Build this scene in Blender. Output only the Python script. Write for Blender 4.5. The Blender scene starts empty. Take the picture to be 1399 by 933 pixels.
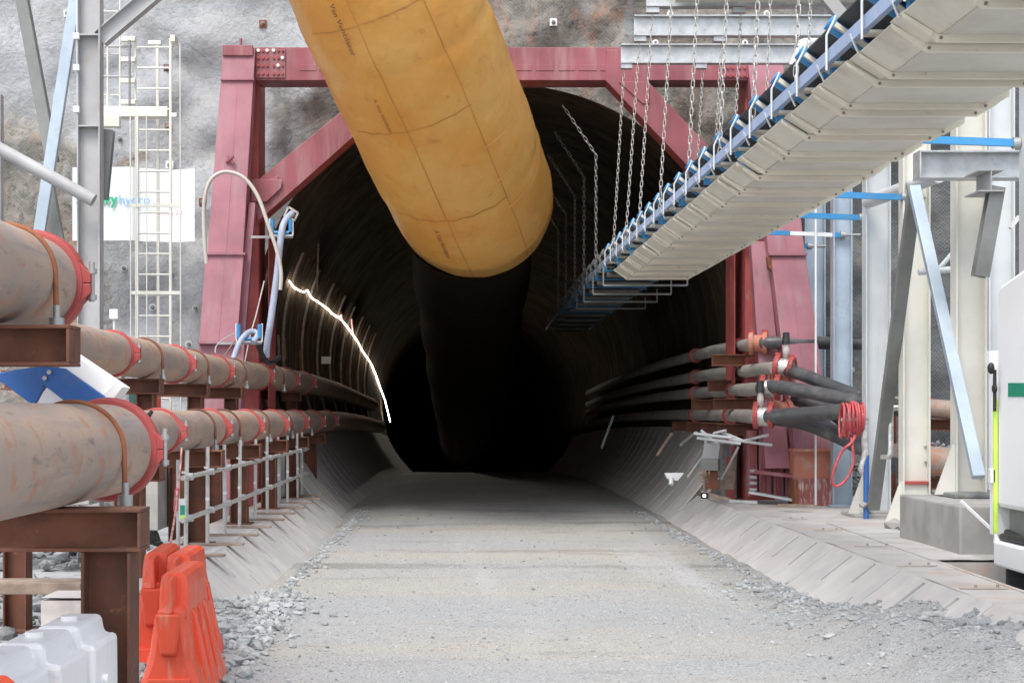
import bpy, bmesh, math, random
from mathutils import Vector as V, Matrix, noise
random.seed(7)
sc = bpy.context.scene
C = sc.collection
PI = math.pi

# ------------------------------------------------------------------ camera, light, exposure
F, VX, VY, CH = 2268.0, 640.0, 562.0, 2.4
cam_d = bpy.data.cameras.new("camera"); cam = bpy.data.objects.new("camera", cam_d); C.objects.link(cam)
cam.location = (0, 0, CH); cam.rotation_euler = (PI / 2, 0, 0)
cam_d.sensor_width = 36.0; cam_d.lens = F / 1399 * 36
cam_d.shift_x = (699.5 - VX) / 1399; cam_d.shift_y = (VY - 466.5) / 1399
cam_d.clip_end = 2000; cam_d.clip_start = 0.1
sc.camera = cam

SUN_EL, SUN_AZ = 58.0, 205.0          # azimuth clockwise from +Y: behind the camera, slightly left
w = bpy.data.worlds.new("World"); sc.world = w; w.use_nodes = True
nt = w.node_tree
sky = nt.nodes.new("ShaderNodeTexSky"); sky.sky_type = 'NISHITA'; sky.sun_disc = False
sky.sun_elevation = math.radians(SUN_EL); sky.sun_rotation = math.radians(SUN_AZ)
sky.air_density = 1.0; sky.dust_density = 3.0
hs = nt.nodes.new("ShaderNodeHueSaturation"); hs.inputs['Saturation'].default_value = 0.52
bg = nt.nodes["Background"]; bg.inputs['Strength'].default_value = 0.15
nt.links.new(sky.outputs[0], hs.inputs['Color']); nt.links.new(hs.outputs[0], bg.inputs[0])
sun_d = bpy.data.lights.new("sun", 'SUN'); sun_d.energy = 1.1; sun_d.angle = math.radians(24); sun_d.color = (1, .97, .93)
sun = bpy.data.objects.new("sun", sun_d); C.objects.link(sun)
az, el = math.radians(SUN_AZ), math.radians(SUN_EL)
sd = V((math.sin(az) * math.cos(el), math.cos(az) * math.cos(el), math.sin(el)))
sun.rotation_euler = sd.to_track_quat('Z', 'Y').to_euler()
sc.view_settings.view_transform = 'Standard'; sc.view_settings.look = 'None'
sc.view_settings.exposure = 1.16; sc.view_settings.gamma = 1

# ------------------------------------------------------------------ helpers
def P(px, py, Y):
    return V(((px - VX) / F * Y, Y, CH - (py - VY) / F * Y))
KD = 0.000359
def drop(Y):                              # the tunnel floor dips away beyond the portal
    if Y < 40: return 0.0
    if Y < 179: return KD * (Y - 40) ** 2
    return KD * 139 ** 2 + 0.1 * (Y - 179)
def lat(Y):
    return 0.0 if Y < 60 else -0.00012 * (Y - 60) ** 2

ORG = {}
class MB:
    def __init__(s): s.v = []; s.f = []; s.s = []
    def add(s, vs, fs, sm=False):
        n = len(s.v); s.v += [V(v) for v in vs]
        s.f += [tuple(i + n for i in f) for f in fs]; s.s += [sm] * len(fs)
    def box(s, lo, hi):
        a, b = V(lo), V(hi)
        s.add([(x, y, z) for x in (a.x, b.x) for y in (a.y, b.y) for z in (a.z, b.z)],
              [(0, 1, 3, 2), (4, 6, 7, 5), (0, 4, 5, 1), (2, 3, 7, 6), (0, 2, 6, 4), (1, 5, 7, 3)]); return s
    def prof(s, p0, p1, pts, up=(0, 0, 1)):
        p0, p1 = V(p0), V(p1); d = (p1 - p0).normalized(); u = V(up)
        r = d.cross(u)
        if r.length < 1e-4: r = d.cross(V((0, 1, 0)))
        r.normalize(); u = r.cross(d)
        n = len(pts)
        s.add([p + r * a + u * b for p in (p0, p1) for a, b in pts],
              [tuple(range(n))[::-1], tuple(range(n, 2 * n))] + [(i, (i + 1) % n, n + (i + 1) % n, n + i) for i in range(n)]); return s
    def bar(s, p0, p1, wd, h, up=(0, 0, 1)):
        return s.prof(p0, p1, [(-wd / 2, -h / 2), (wd / 2, -h / 2), (wd / 2, h / 2), (-wd / 2, h / 2)], up)
    def ibeam(s, p0, p1, wd, h, tf=.02, tw=.014, up=(0, 0, 1)):
        a, b, t = wd / 2, h / 2, tw / 2
        return s.prof(p0, p1, [(-a, -b), (a, -b), (a, -b + tf), (t, -b + tf), (t, b - tf), (a, b - tf), (a, b), (-a, b), (-a, b - tf), (-t, b - tf), (-t, -b + tf), (-a, -b + tf)], up)
    def angle(s, p0, p1, a, t=.012, up=(0, 0, 1), fl=1):
        return s.prof(p0, p1, [(0, 0), (fl * a, 0), (fl * a, t), (fl * t, t), (fl * t, a), (0, a)], up)
    def tube(s, pts, r, n=10, cap=True):
        pts = [V(p) for p in pts]; m = len(pts)
        rs = r if isinstance(r, (list, tuple)) else [r] * m
        t0 = (pts[1] - pts[0]).normalized()
        u = t0.cross(V((0, 0, 1)) if abs(t0.z) < .9 else V((0, 1, 0))).normalized()
        vs = []
        for i in range(m):
            t = ((pts[min(i + 1, m - 1)] - pts[i]).normalized() + (pts[i] - pts[max(i - 1, 0)]).normalized()).normalized()
            u = (u - t * u.dot(t)).normalized(); q = t.cross(u)
            vs += [pts[i] + (u * math.cos(a) + q * math.sin(a)) * rs[i] for a in (2 * PI * k / n for k in range(n))]
        fs = [(i * n + k, i * n + (k + 1) % n, (i + 1) * n + (k + 1) % n, (i + 1) * n + k) for i in range(m - 1) for k in range(n)]
        s.add(vs, fs, True)
        if cap: s.add(vs[:n], [tuple(range(n))[::-1]]); s.add(vs[-n:], [tuple(range(n))])
        return s
    def torus(s, c, ax, R, r, N=32, n=8, sq=None):
        ax = V(ax).normalized(); c = V(c)
        u = ax.cross(V((0, 0, 1)) if abs(ax.z) < .9 else V((1, 0, 0))).normalized(); q = ax.cross(u)
        vs = []
        for i in range(N):
            a = 2 * PI * i / N; d = u * math.cos(a) + q * math.sin(a)
            if sq: vs += [c + d * (R + x) + ax * y for x, y in sq]
            else: vs += [c + d * (R + r * math.cos(b)) + ax * r * math.sin(b) for b in (2 * PI * k / n for k in range(n))]
        m = len(sq) if sq else n
        s.add(vs, [(i * m + k, i * m + (k + 1) % m, ((i + 1) % N) * m + (k + 1) % m, ((i + 1) % N) * m + k) for i in range(N) for k in range(m)], not sq); return s
    def poly(s, pts, d):
        d = V(d); n = len(pts)
        s.add([V(p) for p in pts] + [V(p) + d for p in pts],
              [tuple(range(n))[::-1], tuple(range(n, 2 * n))] + [(i, (i + 1) % n, n + (i + 1) % n, n + i) for i in range(n)]); return s
    def hexa(s, a, b):                     # a, b: four points each (front and back face)
        s.add(list(a) + list(b), [(0, 1, 2, 3), (7, 6, 5, 4), (0, 4, 5, 1), (1, 5, 6, 2), (2, 6, 7, 3), (3, 7, 4, 0)]); return s
    def ball(s, c, r, k=(1, 1, 1)):
        c = V(c); N, M = 10, 6; vs = []
        for j in range(M + 1):
            b = PI * j / M
            vs += [c + V((math.sin(b) * math.cos(2 * PI * i / N) * k[0], math.sin(b) * math.sin(2 * PI * i / N) * k[1], math.cos(b) * k[2])) * r for i in range(N)]
        s.add(vs, [(j * N + i, j * N + (i + 1) % N, (j + 1) * N + (i + 1) % N, (j + 1) * N + i) for j in range(M) for i in range(N)], True); return s
    def mesh(s, name, mat, org=V((0, 0, 0))):
        me = bpy.data.meshes.new(name)
        me.from_pydata([v - org for v in s.v], [], s.f)
        me.polygons.foreach_set("use_smooth", s.s)
        me.materials.append(mat); me.update(); return me
    def build(s, name, mat, parent=None, bevel=0, label=None):
        if parent is not None: org = ORG[parent.name]
        else:
            lo = [min(v[i] for v in s.v) for i in range(3)]; hi = [max(v[i] for v in s.v) for i in range(3)]
            org = V(((lo[0] + hi[0]) / 2, (lo[1] + hi[1]) / 2, lo[2]))
        o = bpy.data.objects.new(name, s.mesh(name, mat, org)); C.objects.link(o)
        if parent is not None: o.parent = parent
        else: o.location = org
        ORG[o.name] = org.copy()
        if bevel:
            b = o.modifiers.new("edge", 'BEVEL'); b.width = bevel; b.segments = 2; b.limit_method = 'ANGLE'
        if label: o['label'] = label
        return o
def tag(o, label, cat, group=None, kind=None):
    o['label'] = label
    if cat: o['category'] = cat
    if group: o['group'] = group
    if kind: o['kind'] = kind
    return o
def thing(name, label, cat, loc=(0, 0, 0), group=None):
    o = bpy.data.objects.new(name, None); C.objects.link(o); o.location = loc; o.empty_display_size = .2
    ORG[o.name] = V(loc); return tag(o, label, cat, group)
def put(name, me, parent, loc, rot=(0, 0, 0), scale=(1, 1, 1)):      # one more object that shares a mesh; loc in world space
    o = bpy.data.objects.new(name, me); C.objects.link(o)
    if parent is not None: o.parent = parent; o.location = V(loc) - ORG[parent.name]
    else: o.location = loc
    o.rotation_euler = rot; o.scale = scale; ORG[o.name] = V(loc) if parent is None else ORG[parent.name]
    return o
def struct(o, label=None):
    o['kind'] = 'structure'
    if label: o['label'] = label
    return o

# ------------------------------------------------------------------ materials
class NB:
    def __init__(s, name):
        s.m = bpy.data.materials.new(name); s.m.use_nodes = True; s.t = s.m.node_tree
        s.b = s.t.nodes["Principled BSDF"]; s.pos = s.t.nodes.new("ShaderNodeNewGeometry").outputs['Position']
    def n(s, typ, **kw):
        x = s.t.nodes.new(typ)
        for k, v in kw.items(): setattr(x, k, v)
        return x
    def L(s, a, b): s.t.links.new(a, b)
    def scaled(s, vec, sca):
        m = s.n("ShaderNodeMapping"); m.inputs['Scale'].default_value = sca; s.L(vec, m.inputs['Vector']); return m.outputs[0]
    def noise(s, scale, detail=4, rough=.55, sca=None, vec=None, dist=0):
        x = s.n("ShaderNodeTexNoise"); x.inputs['Scale'].default_value = scale; x.inputs['Detail'].default_value = detail; x.inputs['Roughness'].default_value = rough
        x.inputs['Distortion'].default_value = dist
        s.L(s.scaled(vec or s.pos, sca) if sca else (vec or s.pos), x.inputs['Vector']); return x.outputs['Fac']
    def ramp(s, v, a, b):
        x = s.n("ShaderNodeMapRange", interpolation_type='SMOOTHSTEP'); s.L(v, x.inputs[0])
        x.inputs[1].default_value = a; x.inputs[2].default_value = b; return x.outputs[0]
    def mix(s, f, a, b):
        x = s.n("ShaderNodeMix", data_type='RGBA')
        for v, i in ((f, 0), (a, 6), (b, 7)):
            if isinstance(v, (int, float)): x.inputs[i].default_value = v
            elif isinstance(v, tuple): x.inputs[i].default_value = (*v[:3], 1)
            else: s.L(v, x.inputs[i])
        return x.outputs[2]
    def math(s, op, a, b=0.0, c=None):
        x = s.n("ShaderNodeMath", operation=op)
        for i, v in enumerate((a, b) if c is None else (a, b, c)):
            if isinstance(v, (int, float)): x.inputs[i].default_value = v
            else: s.L(v, x.inputs[i])
        return x.outputs[0]
    def xyz(s, vec=None):
        x = s.n("ShaderNodeSeparateXYZ"); s.L(vec or s.pos, x.inputs[0]); return x.outputs
    def bump(s, h, st, dist=.02):
        x = s.n("ShaderNodeBump"); x.inputs['Strength'].default_value = st; x.inputs['Distance'].default_value = dist
        s.L(h, x.inputs['Height']); s.L(x.outputs[0], s.b.inputs['Normal'])
    def out(s, col, rough=.6, metal=0.0):
        if isinstance(col, tuple): s.b.inputs['Base Color'].default_value = (*col, 1)
        else: s.L(col, s.b.inputs['Base Color'])
        if isinstance(rough, (int, float)): s.b.inputs['Roughness'].default_value = rough
        else: s.L(rough, s.b.inputs['Roughness'])
        s.b.inputs['Metallic'].default_value = metal; return s.m
def mul(c, k): return tuple(min(1, x * k) for x in c)
def mk(name, col, rough=.6, metal=0, var=.14, sc1=1.3, dirt=None, damt=(.55, .75), dsc=2.5, dstr=None, bump=.12, bsc=30, specks=None):
    b = NB(name)
    c = b.mix(b.ramp(b.noise(sc1, 5), .3, .7), mul(col, 1 - var), mul(col, 1 + var))
    if dirt: c = b.mix(b.ramp(b.noise(dsc, 6, .62, sca=dstr), *damt), c, dirt)
    if specks: c = b.mix(b.ramp(b.noise(specks[1], 3, .6), *specks[2]), c, specks[0])
    r = b.math('MULTIPLY_ADD', b.noise(6, 3), .25, rough - .12)
    if bump: b.bump(b.noise(bsc, 4), bump, .01)
    return b.out(c, r, metal)

M = {}
M['red'] = mk('red_oxide_paint', (.25, .07, .085), .55, var=.16, dirt=(.33, .17, .175), damt=(.42, .75), dsc=1.1, dstr=(3, 3, .35), bump=.05)
M['redfade'] = mk('faded_red_paint', (.315, .13, .16), .6, var=.15, dirt=(.34, .215, .23), damt=(.45, .8), dsc=1.0, dstr=(3, 3, .3), bump=.05)
M['redmid'] = mk('red_primer', (.34, .07, .065), .6, var=.2, dirt=(.3, .22, .2), damt=(.55, .8), dsc=3, bump=.08)
M['redbox'] = mk('streaked_red_box', (.24, .075, .07), .7, var=.2, dirt=(.42, .33, .3), damt=(.48, .64), dsc=4, dstr=(4, 4, .9), bump=.1)
M['redclamp'] = mk('red_coupling_paint', (.36, .06, .055), .5, var=.15, dirt=(.32, .17, .14), damt=(.55, .85), dsc=5)
M['orangeprimer'] = mk('orange_primer', (.46, .17, .115), .75, var=.15, dirt=(.42, .3, .26), damt=(.5, .8), dsc=4)
M['rust'] = mk('rusted_steel', (.16, .062, .035), .85, var=.3, dirt=(.09, .045, .034), damt=(.4, .75), dsc=3, bump=.25, specks=((.26, .12, .07), 18, (.62, .8)))
M['rusty'] = mk('bright_rust', (.25, .09, .04), .85, var=.3, dirt=(.12, .05, .035), damt=(.45, .75), dsc=4, bump=.25)
M['galv'] = mk('galvanised_steel', (.46, .475, .48), .42, metal=.35, var=.14, sc1=5, dirt=(.33, .34, .35), dsc=7, bump=.05)
M['railgalv'] = mk('weathered_scaffold_tube', (.52, .51, .48), .5, metal=.1, var=.15, sc1=6, dirt=(.36, .34, .31), dsc=6)
M['galvblue'] = mk('blue_galvanised_steel', (.4, .48, .55), .45, metal=.15, var=.1, sc1=2, dirt=(.36, .42, .47), dsc=3, bump=.04)
M['grey'] = mk('grey_steel', (.36, .36, .36), .55, var=.12, dirt=(.3, .27, .25), dsc=2, bump=.05)
M['darkgrey'] = mk('dark_grey_steel', (.2, .21, .2), .6, var=.15, dirt=(.15, .14, .12), dsc=2)
M['cream'] = mk('cream_column_paint', (.66, .65, .58), .55, var=.06, dirt=(.55, .47, .3), damt=(.6, .85), dsc=1.5, dstr=(5, 5, .4), bump=.04)
M['paleste'] = mk('pale_steel_paint', (.56, .59, .6), .5, var=.07, dirt=(.45, .44, .4), damt=(.55, .85), dsc=1.6, dstr=(4, 4, .4), bump=.04)
M['white'] = mk('white_paint', (.72, .73, .73), .5, var=.05, dirt=(.5, .47, .4), damt=(.6, .85), dsc=2, bump=.05)
M['pan'] = mk('conveyor_pan_paint', (.66, .63, .53), .5, var=.08, dirt=(.44, .4, .32), damt=(.5, .85), dsc=1.8, bump=.05)
M['rib'] = mk('pan_rib_paint', (.7, .66, .55), .5, var=.06, dirt=(.42, .3, .18), damt=(.6, .8), dsc=5, bump=.05)
M['blue'] = mk('blue_paint', (.04, .24, .5), .4, var=.12, dirt=(.12, .25, .38), damt=(.5, .85), dsc=5, bump=.04)
M['deepblue'] = mk('deep_blue_paint', (.02, .1, .33), .4, var=.15, dirt=(.1, .15, .22), damt=(.58, .85), dsc=4, bump=.05)
M['railblue'] = mk('pale_blue_rail_paint', (.3, .4, .58), .45, var=.08, dirt=(.45, .5, .58), damt=(.5, .8), dsc=5, bump=.04)
M['rubber'] = mk('black_rubber', (.03, .031, .033), .6, var=.3, dirt=(.1, .1, .1), damt=(.5, .85), dsc=4)
M['hosepipe'] = mk('black_poly_pipe', (.05, .052, .057), .38, var=.25, dirt=(.15, .145, .14), damt=(.42, .8), dsc=2.5, bump=.04)
M['black'] = mk('black_plastic', (.02, .02, .02), .45, bump=0)
M['chain'] = mk('galvanised_chain', (.5, .48, .44), .4, metal=.5, var=.1, sc1=20, bump=0)
M['conc'] = mk('precast_concrete', (.5, .48, .455), .85, var=.08, sc1=1.1, dirt=(.42, .415, .41), damt=(.42, .7), dsc=1.6, bump=.18, bsc=45, specks=((.48, .42, .37), 1.0, (.62, .85)))
M['concgrey'] = mk('grey_concrete', (.36, .35, .33), .85, var=.14, sc1=2, dirt=(.26, .25, .24), damt=(.5, .8), dsc=3, dstr=(2, 2, .6), bump=.2, bsc=40)
M['walk'] = mk('dusty_concrete', (.5, .48, .455), .9, var=.1, sc1=.8, dirt=(.38, .37, .36), damt=(.45, .75), dsc=2.2, bump=.25, bsc=40, specks=((.5, .38, .3), .9, (.55, .75)))
M['lining'] = mk('dark_brown_lining', (.085, .062, .043), .9, var=.3, sc1=.6, dirt=(.036, .025, .017), damt=(.42, .7), dsc=1.2, dstr=(1, 1.2, .3), bump=.3, bsc=12)  # dark brown base with darker streaks
M['darkslot'] = mk('shadowed_backing', (.07, .065, .06), .9, bump=0)
M['orange'] = mk('orange_plastic', (.72, .09, .04), .45, var=.1, dirt=(.62, .25, .17), damt=(.54, .74), dsc=4, dstr=(2.5, 2.5, .5), bump=.06, specks=((.4, .2, .14), 12, (.66, .8)))
M['whiteplastic'] = mk('white_plastic', (.82, .82, .81), .4, var=.04, dirt=(.5, .48, .45), damt=(.62, .85), dsc=4, bump=.04)
M['truck'] = mk('white_truck_paint', (.84, .85, .86), .55, var=.02, bump=0)
M['green'] = mk('green_stripe', (.02, .3, .18), .4, bump=0)
M['hiviz'] = mk('hi_viz_yellow', (.6, .85, .12), .4, bump=0)
M['sign'] = mk('sign_board_white', (.62, .67, .68), .5, var=.03, bump=.03)
M['txtgreen'] = mk('sign_green_print', (.02, .32, .17), .5, bump=0)
M['txtblue'] = mk('sign_blue_print', (.16, .35, .62), .5, bump=0)
M['txtred'] = mk('sign_red_print', (.55, .3, .32), .5, bump=0)
M['txtgrey'] = mk('sign_grey_print', (.5, .62, .6), .5, bump=0)
M['inkbrown'] = mk('brown_duct_print', (.2, .095, .05), .7, bump=0)
M['ropered'] = mk('red_white_rope', (.6, .3, .28), .8, var=.5, sc1=9, bump=.2)
M['hosered'] = mk('red_hose', (.5, .08, .09), .45, var=.2, sc1=8, dirt=(.5, .3, .28), dsc=10)
M['steelbolt'] = mk('bolt_steel', (.4, .4, .39), .4, metal=.6, bump=0)
M['hosegrey'] = mk('blue_grey_hose', (.36, .41, .52), .5, var=.1, dirt=(.5, .5, .5), dsc=5)
M['hosebeige'] = mk('beige_conduit', (.5, .46, .42), .55, var=.1)
M['wood'] = mk('weathered_timber', (.26, .2, .16), .9, var=.25, sc1=6, bump=.3)
M['ductfade'] = mk('half_lit_duct_tone', (.2, .11, .035), .7, var=.2, bump=.2, bsc=4)  # brown tone paints the half-lit start of the inner duct
M['innerduct'] = mk('unlit_duct_tone', (.012, .0065, .003), .8, var=.2, sc1=.8, bump=.2, bsc=4)  # near-black colour stands in for the unlit duct inside the tunnel
M['foil'] = mk('foil_lagging', (.6, .6, .58), .35, metal=.6, var=.2, sc1=15, bump=.6, bsc=25)
M['rubblegrey'] = mk('grey_rubble', (.31, .328, .335), .9, var=.3, sc1=3, dirt=(.42, .4, .37), damt=(.5, .8), dsc=6, bump=.4, bsc=25)
M['roadgrit'] = mk('road_grit', (.33, .345, .35), .9, var=.35, sc1=9, dirt=(.2, .2, .2), damt=(.5, .7), dsc=14, bump=.3, bsc=40)
M['rubbledark'] = mk('dark_grey_rubble', (.19, .2, .205), .9, var=.3, sc1=3, dirt=(.3, .29, .27), damt=(.5, .8), dsc=6, bump=.4, bsc=25)
M['darkgreen'] = mk('dark_green_sheet', (.025, .07, .06), .5, bump=0)

for q in ('innerduct', 'lining', 'ductfade'): M[q].node_tree.nodes['Principled BSDF'].inputs['Specular IOR Level'].default_value = .08
def pipe_mat():
    b = NB('weathered_pipe_steel')
    n1 = b.noise(1.7, 6, .6, sca=(1.5, .5, 1.5)); n2 = b.noise(4.5, 6, .65, sca=(1, .8, 1), dist=.6); n3 = b.noise(11, 5, .7, sca=(1, .25, 1))
    c = b.mix(b.ramp(n1, .35, .7), (.43, .315, .24), (.3, .26, .235))
    c = b.mix(b.ramp(n2, .52, .66), c, (.42, .215, .135))
    c = b.mix(b.ramp(n3, .56, .76), c, (.17, .15, .135))
    c = b.mix(b.math('MULTIPLY', b.ramp(b.noise(2.2, 5, .7, sca=(1, .12, 2.5)), .55, .72), .7), c, (.2, .19, .19))
    b.bump(b.noise(40, 4), .12, .01)
    return b.out(c, .62, .05)
M['pipe'] = pipe_mat()

def duct_mat():
    b = NB('yellow_duct_fabric')
    n1 = b.noise(.7, 5, .6); n2 = b.noise(2.3, 6, .7, dist=1.0)
    c = b.mix(b.ramp(n1, .3, .7), (.64, .3, .055), (.68, .4, .11))
    c = b.mix(b.ramp(n2, .56, .78), c, (.52, .22, .06))
    c = b.mix(b.math('MULTIPLY', b.ramp(b.noise(1.1, 6, .7, dist=.8), .58, .74), .4), c, (.36, .17, .09))
    b.bump(b.noise(1.5, 4, .6), .35, .12)
    m = b.out(c, .34)
    tr = b.n("ShaderNodeBsdfTranslucent"); b.L(c, tr.inputs['Color']); mx = b.n("ShaderNodeMixShader"); mx.inputs[0].default_value = .22
    b.L(b.b.outputs[0], mx.inputs[1]); b.L(tr.outputs[0], mx.inputs[2]); b.L(mx.outputs[0], next(n for n in b.t.nodes if n.type == 'OUTPUT_MATERIAL').inputs['Surface'])
    return m
M['duct'] = duct_mat()
M['ductseam'] = mk('duct_seam_tape', (.5, .225, .05), .6, var=.15, bump=.1)
M['ductweld'] = mk('duct_pale_seam', (.7, .4, .12), .45, var=.08, bump=.1)

def perforated():
    b = NB('perforated_pan_sheet')
    x, y, z = b.xyz()
    k = 38.0
    def cell(a): return b.math('SUBTRACT', b.math('FRACT', b.math('MULTIPLY', a, k)), .5)
    dx, dy = cell(x), cell(y)
    d = b.math('SQRT', b.math('ADD', b.math('MULTIPLY', dx, dx), b.math('MULTIPLY', dy, dy)))
    hole = b.math('SUBTRACT', 1.0, b.ramp(d, .2, .32))
    base = b.mix(b.ramp(b.noise(1.5, 5), .35, .7), (.64, .62, .55), (.54, .51, .43))
    c = b.mix(b.math('MULTIPLY', hole, .6), base, (.2, .21, .22))
    return b.out(c, .5)
M['perf'] = perforated()

def wall_mat():
    b = NB('shotcrete_and_rock')
    x, y, z = b.xyz()
    big = b.noise(.22, 6, .6, dist=.8); mid = b.noise(.9, 8, .64, dist=.25); fine = b.noise(5, 6, .65)
    shot = b.mix(b.ramp(mid, .3, .66), (.3, .317, .33), (.41, .428, .44))
    shot = b.mix(b.ramp(b.noise(1.5, 8, .72, dist=.7), .58, .72), shot, (.3, .275, .25))
    shot = b.mix(b.math('MULTIPLY', b.ramp(b.noise(2.2, 6, .65, sca=(1.2, 1, .25)), .58, .78), .5), shot, (.47, .485, .49))
    shot = b.mix(b.math('MULTIPLY', b.ramp(fine, .52, .75), .5), shot, (.2, .2, .2))
    vein = b.math('ABSOLUTE', b.math('SUBTRACT', b.noise(.7, 5, .55, dist=.5), .5))
    shot = b.mix(b.math('MULTIPLY', b.ramp(vein, .01, .002), .4), shot, (.2, .2, .2))
    shot = b.mix(b.math('MULTIPLY', b.ramp(b.noise(.45, 6, .7), .5, .68), .55), shot, (.27, .26, .245))
    shot = b.mix(b.math('MULTIPLY', b.ramp(b.noise(14, 4, .7), .55, .75), .5), shot, (.22, .22, .22))
    rock = b.mix(b.ramp(b.noise(1.6, 8, .72, dist=1.2), .35, .65), (.12, .116, .1), (.27, .25, .215))
    rock = b.mix(b.ramp(b.noise(.8, 6, .7, sca=(1.6, 1, .5), dist=1.5), .53, .68), rock, (.28, .17, .12))
    rock = b.mix(b.ramp(b.noise(1.1, 5, .6, sca=(2.2, 1, .3)), .55, .72), rock, (.2, .225, .23))
    rock = b.mix(b.ramp(fine, .5, .7), rock, (.085, .075, .065))
    # which is which: shotcrete to the left of the portal, bare rock above and to the right of it
    wob = b.math('MULTIPLY', b.math('SUBTRACT', big, .5), 7.0)
    f = b.ramp(b.math('ADD', x, wob), -4.6, -3.2)
    lowrock = b.math('MULTIPLY', b.ramp(b.math('ADD', b.math('MULTIPLY', x, -1.0), b.math('MULTIPLY', b.math('SUBTRACT', mid, .5), 9)), 7.6, 8.6),
                     b.ramp(b.math('ADD', b.math('MULTIPLY', z, -1.0), b.math('MULTIPLY', b.math('SUBTRACT', big, .5), 8)), -9.0, -7.6))
    f = b.math('MAXIMUM', f, lowrock)
    wet_shade = b.ramp(b.math('ADD', x, wob), 6.5, 8.5)
    rock = b.mix(b.math('MULTIPLY', wet_shade, .85), rock, (.055, .065, .072))  # wet rock, plus shade from conveyor and columns put into the colour
    # welded wire mesh pinned over the rock
    u = b.math('ADD', x, z); v = b.math('SUBTRACT', x, z); k = 12.0
    def wire(a):
        return b.math('SUBTRACT', 1.0, b.ramp(b.math('ABSOLUTE', b.math('SUBTRACT', b.math('FRACT', b.math('MULTIPLY', a, k)), .5)), .03, .09))
    net = b.math('MULTIPLY', b.math('MAXIMUM', wire(u), wire(v)), b.math('MULTIPLY', f, .3))
    c = b.mix(f, shot, rock); c = b.mix(net, c, (.32, .32, .31))
    b.bump(b.math('ADD', b.noise(1.3, 8, .68), b.math('MULTIPLY', b.noise(9, 6, .7), .3)), .8, .12)
    return b.out(c, .85)
M['wall'] = wall_mat()

def road_mat():
    b = NB('crushed_rock_road')
    n1 = b.noise(.28, 5, .6, sca=(.35, 1, 1)); n2 = b.noise(1.1, 6, .62, sca=(.4, 1.2, 1)); n3 = b.noise(9, 6, .7); n4 = b.noise(38, 4, .65)
    c = b.mix(b.ramp(n1, .38, .66), (.34, .35, .352), (.395, .375, .335))
    c = b.mix(b.math('MULTIPLY', b.ramp(n2, .54, .76), .8), c, (.27, .268, .25))
    damp = b.math('MULTIPLY', b.ramp(b.noise(.55, 5, .6, sca=(.22, 1.1, 1)), .53, .66), b.math('MULTIPLY', b.ramp(b.xyz()[1], 21, 25), b.ramp(b.xyz()[1], 48, 38)))
    c = b.mix(b.math('MULTIPLY', damp, .75), c, (.2, .19, .165))
    c = b.mix(b.ramp(b.noise(.5, 4, .5, sca=(1.4, .12, 1)), .52, .72), c, (.43, .435, .435))
    c = b.mix(b.math('MULTIPLY', b.ramp(n3, .5, .72), .4), c, (.26, .27, .275))
    c = b.mix(b.math('MULTIPLY', b.ramp(b.noise(3.2, 6, .7, sca=(.35, 1.6, 1)), .54, .72), .35), c, (.27, .275, .275))
    c = b.mix(b.math('MULTIPLY', b.ramp(n4, .54, .64), .8), c, (.13, .13, .13))
    c = b.mix(b.ramp(n4, .42, .32), c, (.52, .52, .51))
    b.bump(b.math('ADD', n4, b.math('MULTIPLY', n3, 1.6)), .7, .035)
    return b.out(c, .92)
M['road'] = road_mat()
M['ground'] = mk('gravel_ground', (.27, .28, .29), .95, var=.2, sc1=.7, dirt=(.2, .2, .2), damt=(.5, .75), dsc=6, bump=.6, bsc=20, specks=((.42, .42, .41), 25, (.6, .75)))

def led_mat():
    b = NB('led_strip_light'); b.b.inputs['Base Color'].default_value = (1, .95, .85, 1)
    b.b.inputs['Emission Color'].default_value = (1, .93, .8, 1); b.b.inputs['Emission Strength'].default_value = 14
    return b.m
M['led'] = led_mat()
def lamp_mat():
    b = NB('floodlight_lens'); b.b.inputs['Emission Color'].default_value = (1, 1, 1, 1); b.b.inputs['Emission Strength'].default_value = 3
    return b.m
M['lens'] = lamp_mat()

# ------------------------------------------------------------------ the setting
XC, ZC, R = 0.75, 4.1, 5.5
YF = 36.6                                   # the rock face
RL, RR = -2.7, 4.3                          # road edges
WL, WR = -3.35, 5.05                        # walkway edges, z = ZW
ZW = 0.55

# ground under everything, up to the face
g = MB()
g.add([(-120, -160, -.06), (120, -160, -.06), (120, YF + .3, -.06), (-120, YF + .3, -.06)], [(0, 1, 2, 3)])
struct(g.build('ground', M['ground']), 'grey gravel ground of the cutting')

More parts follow.
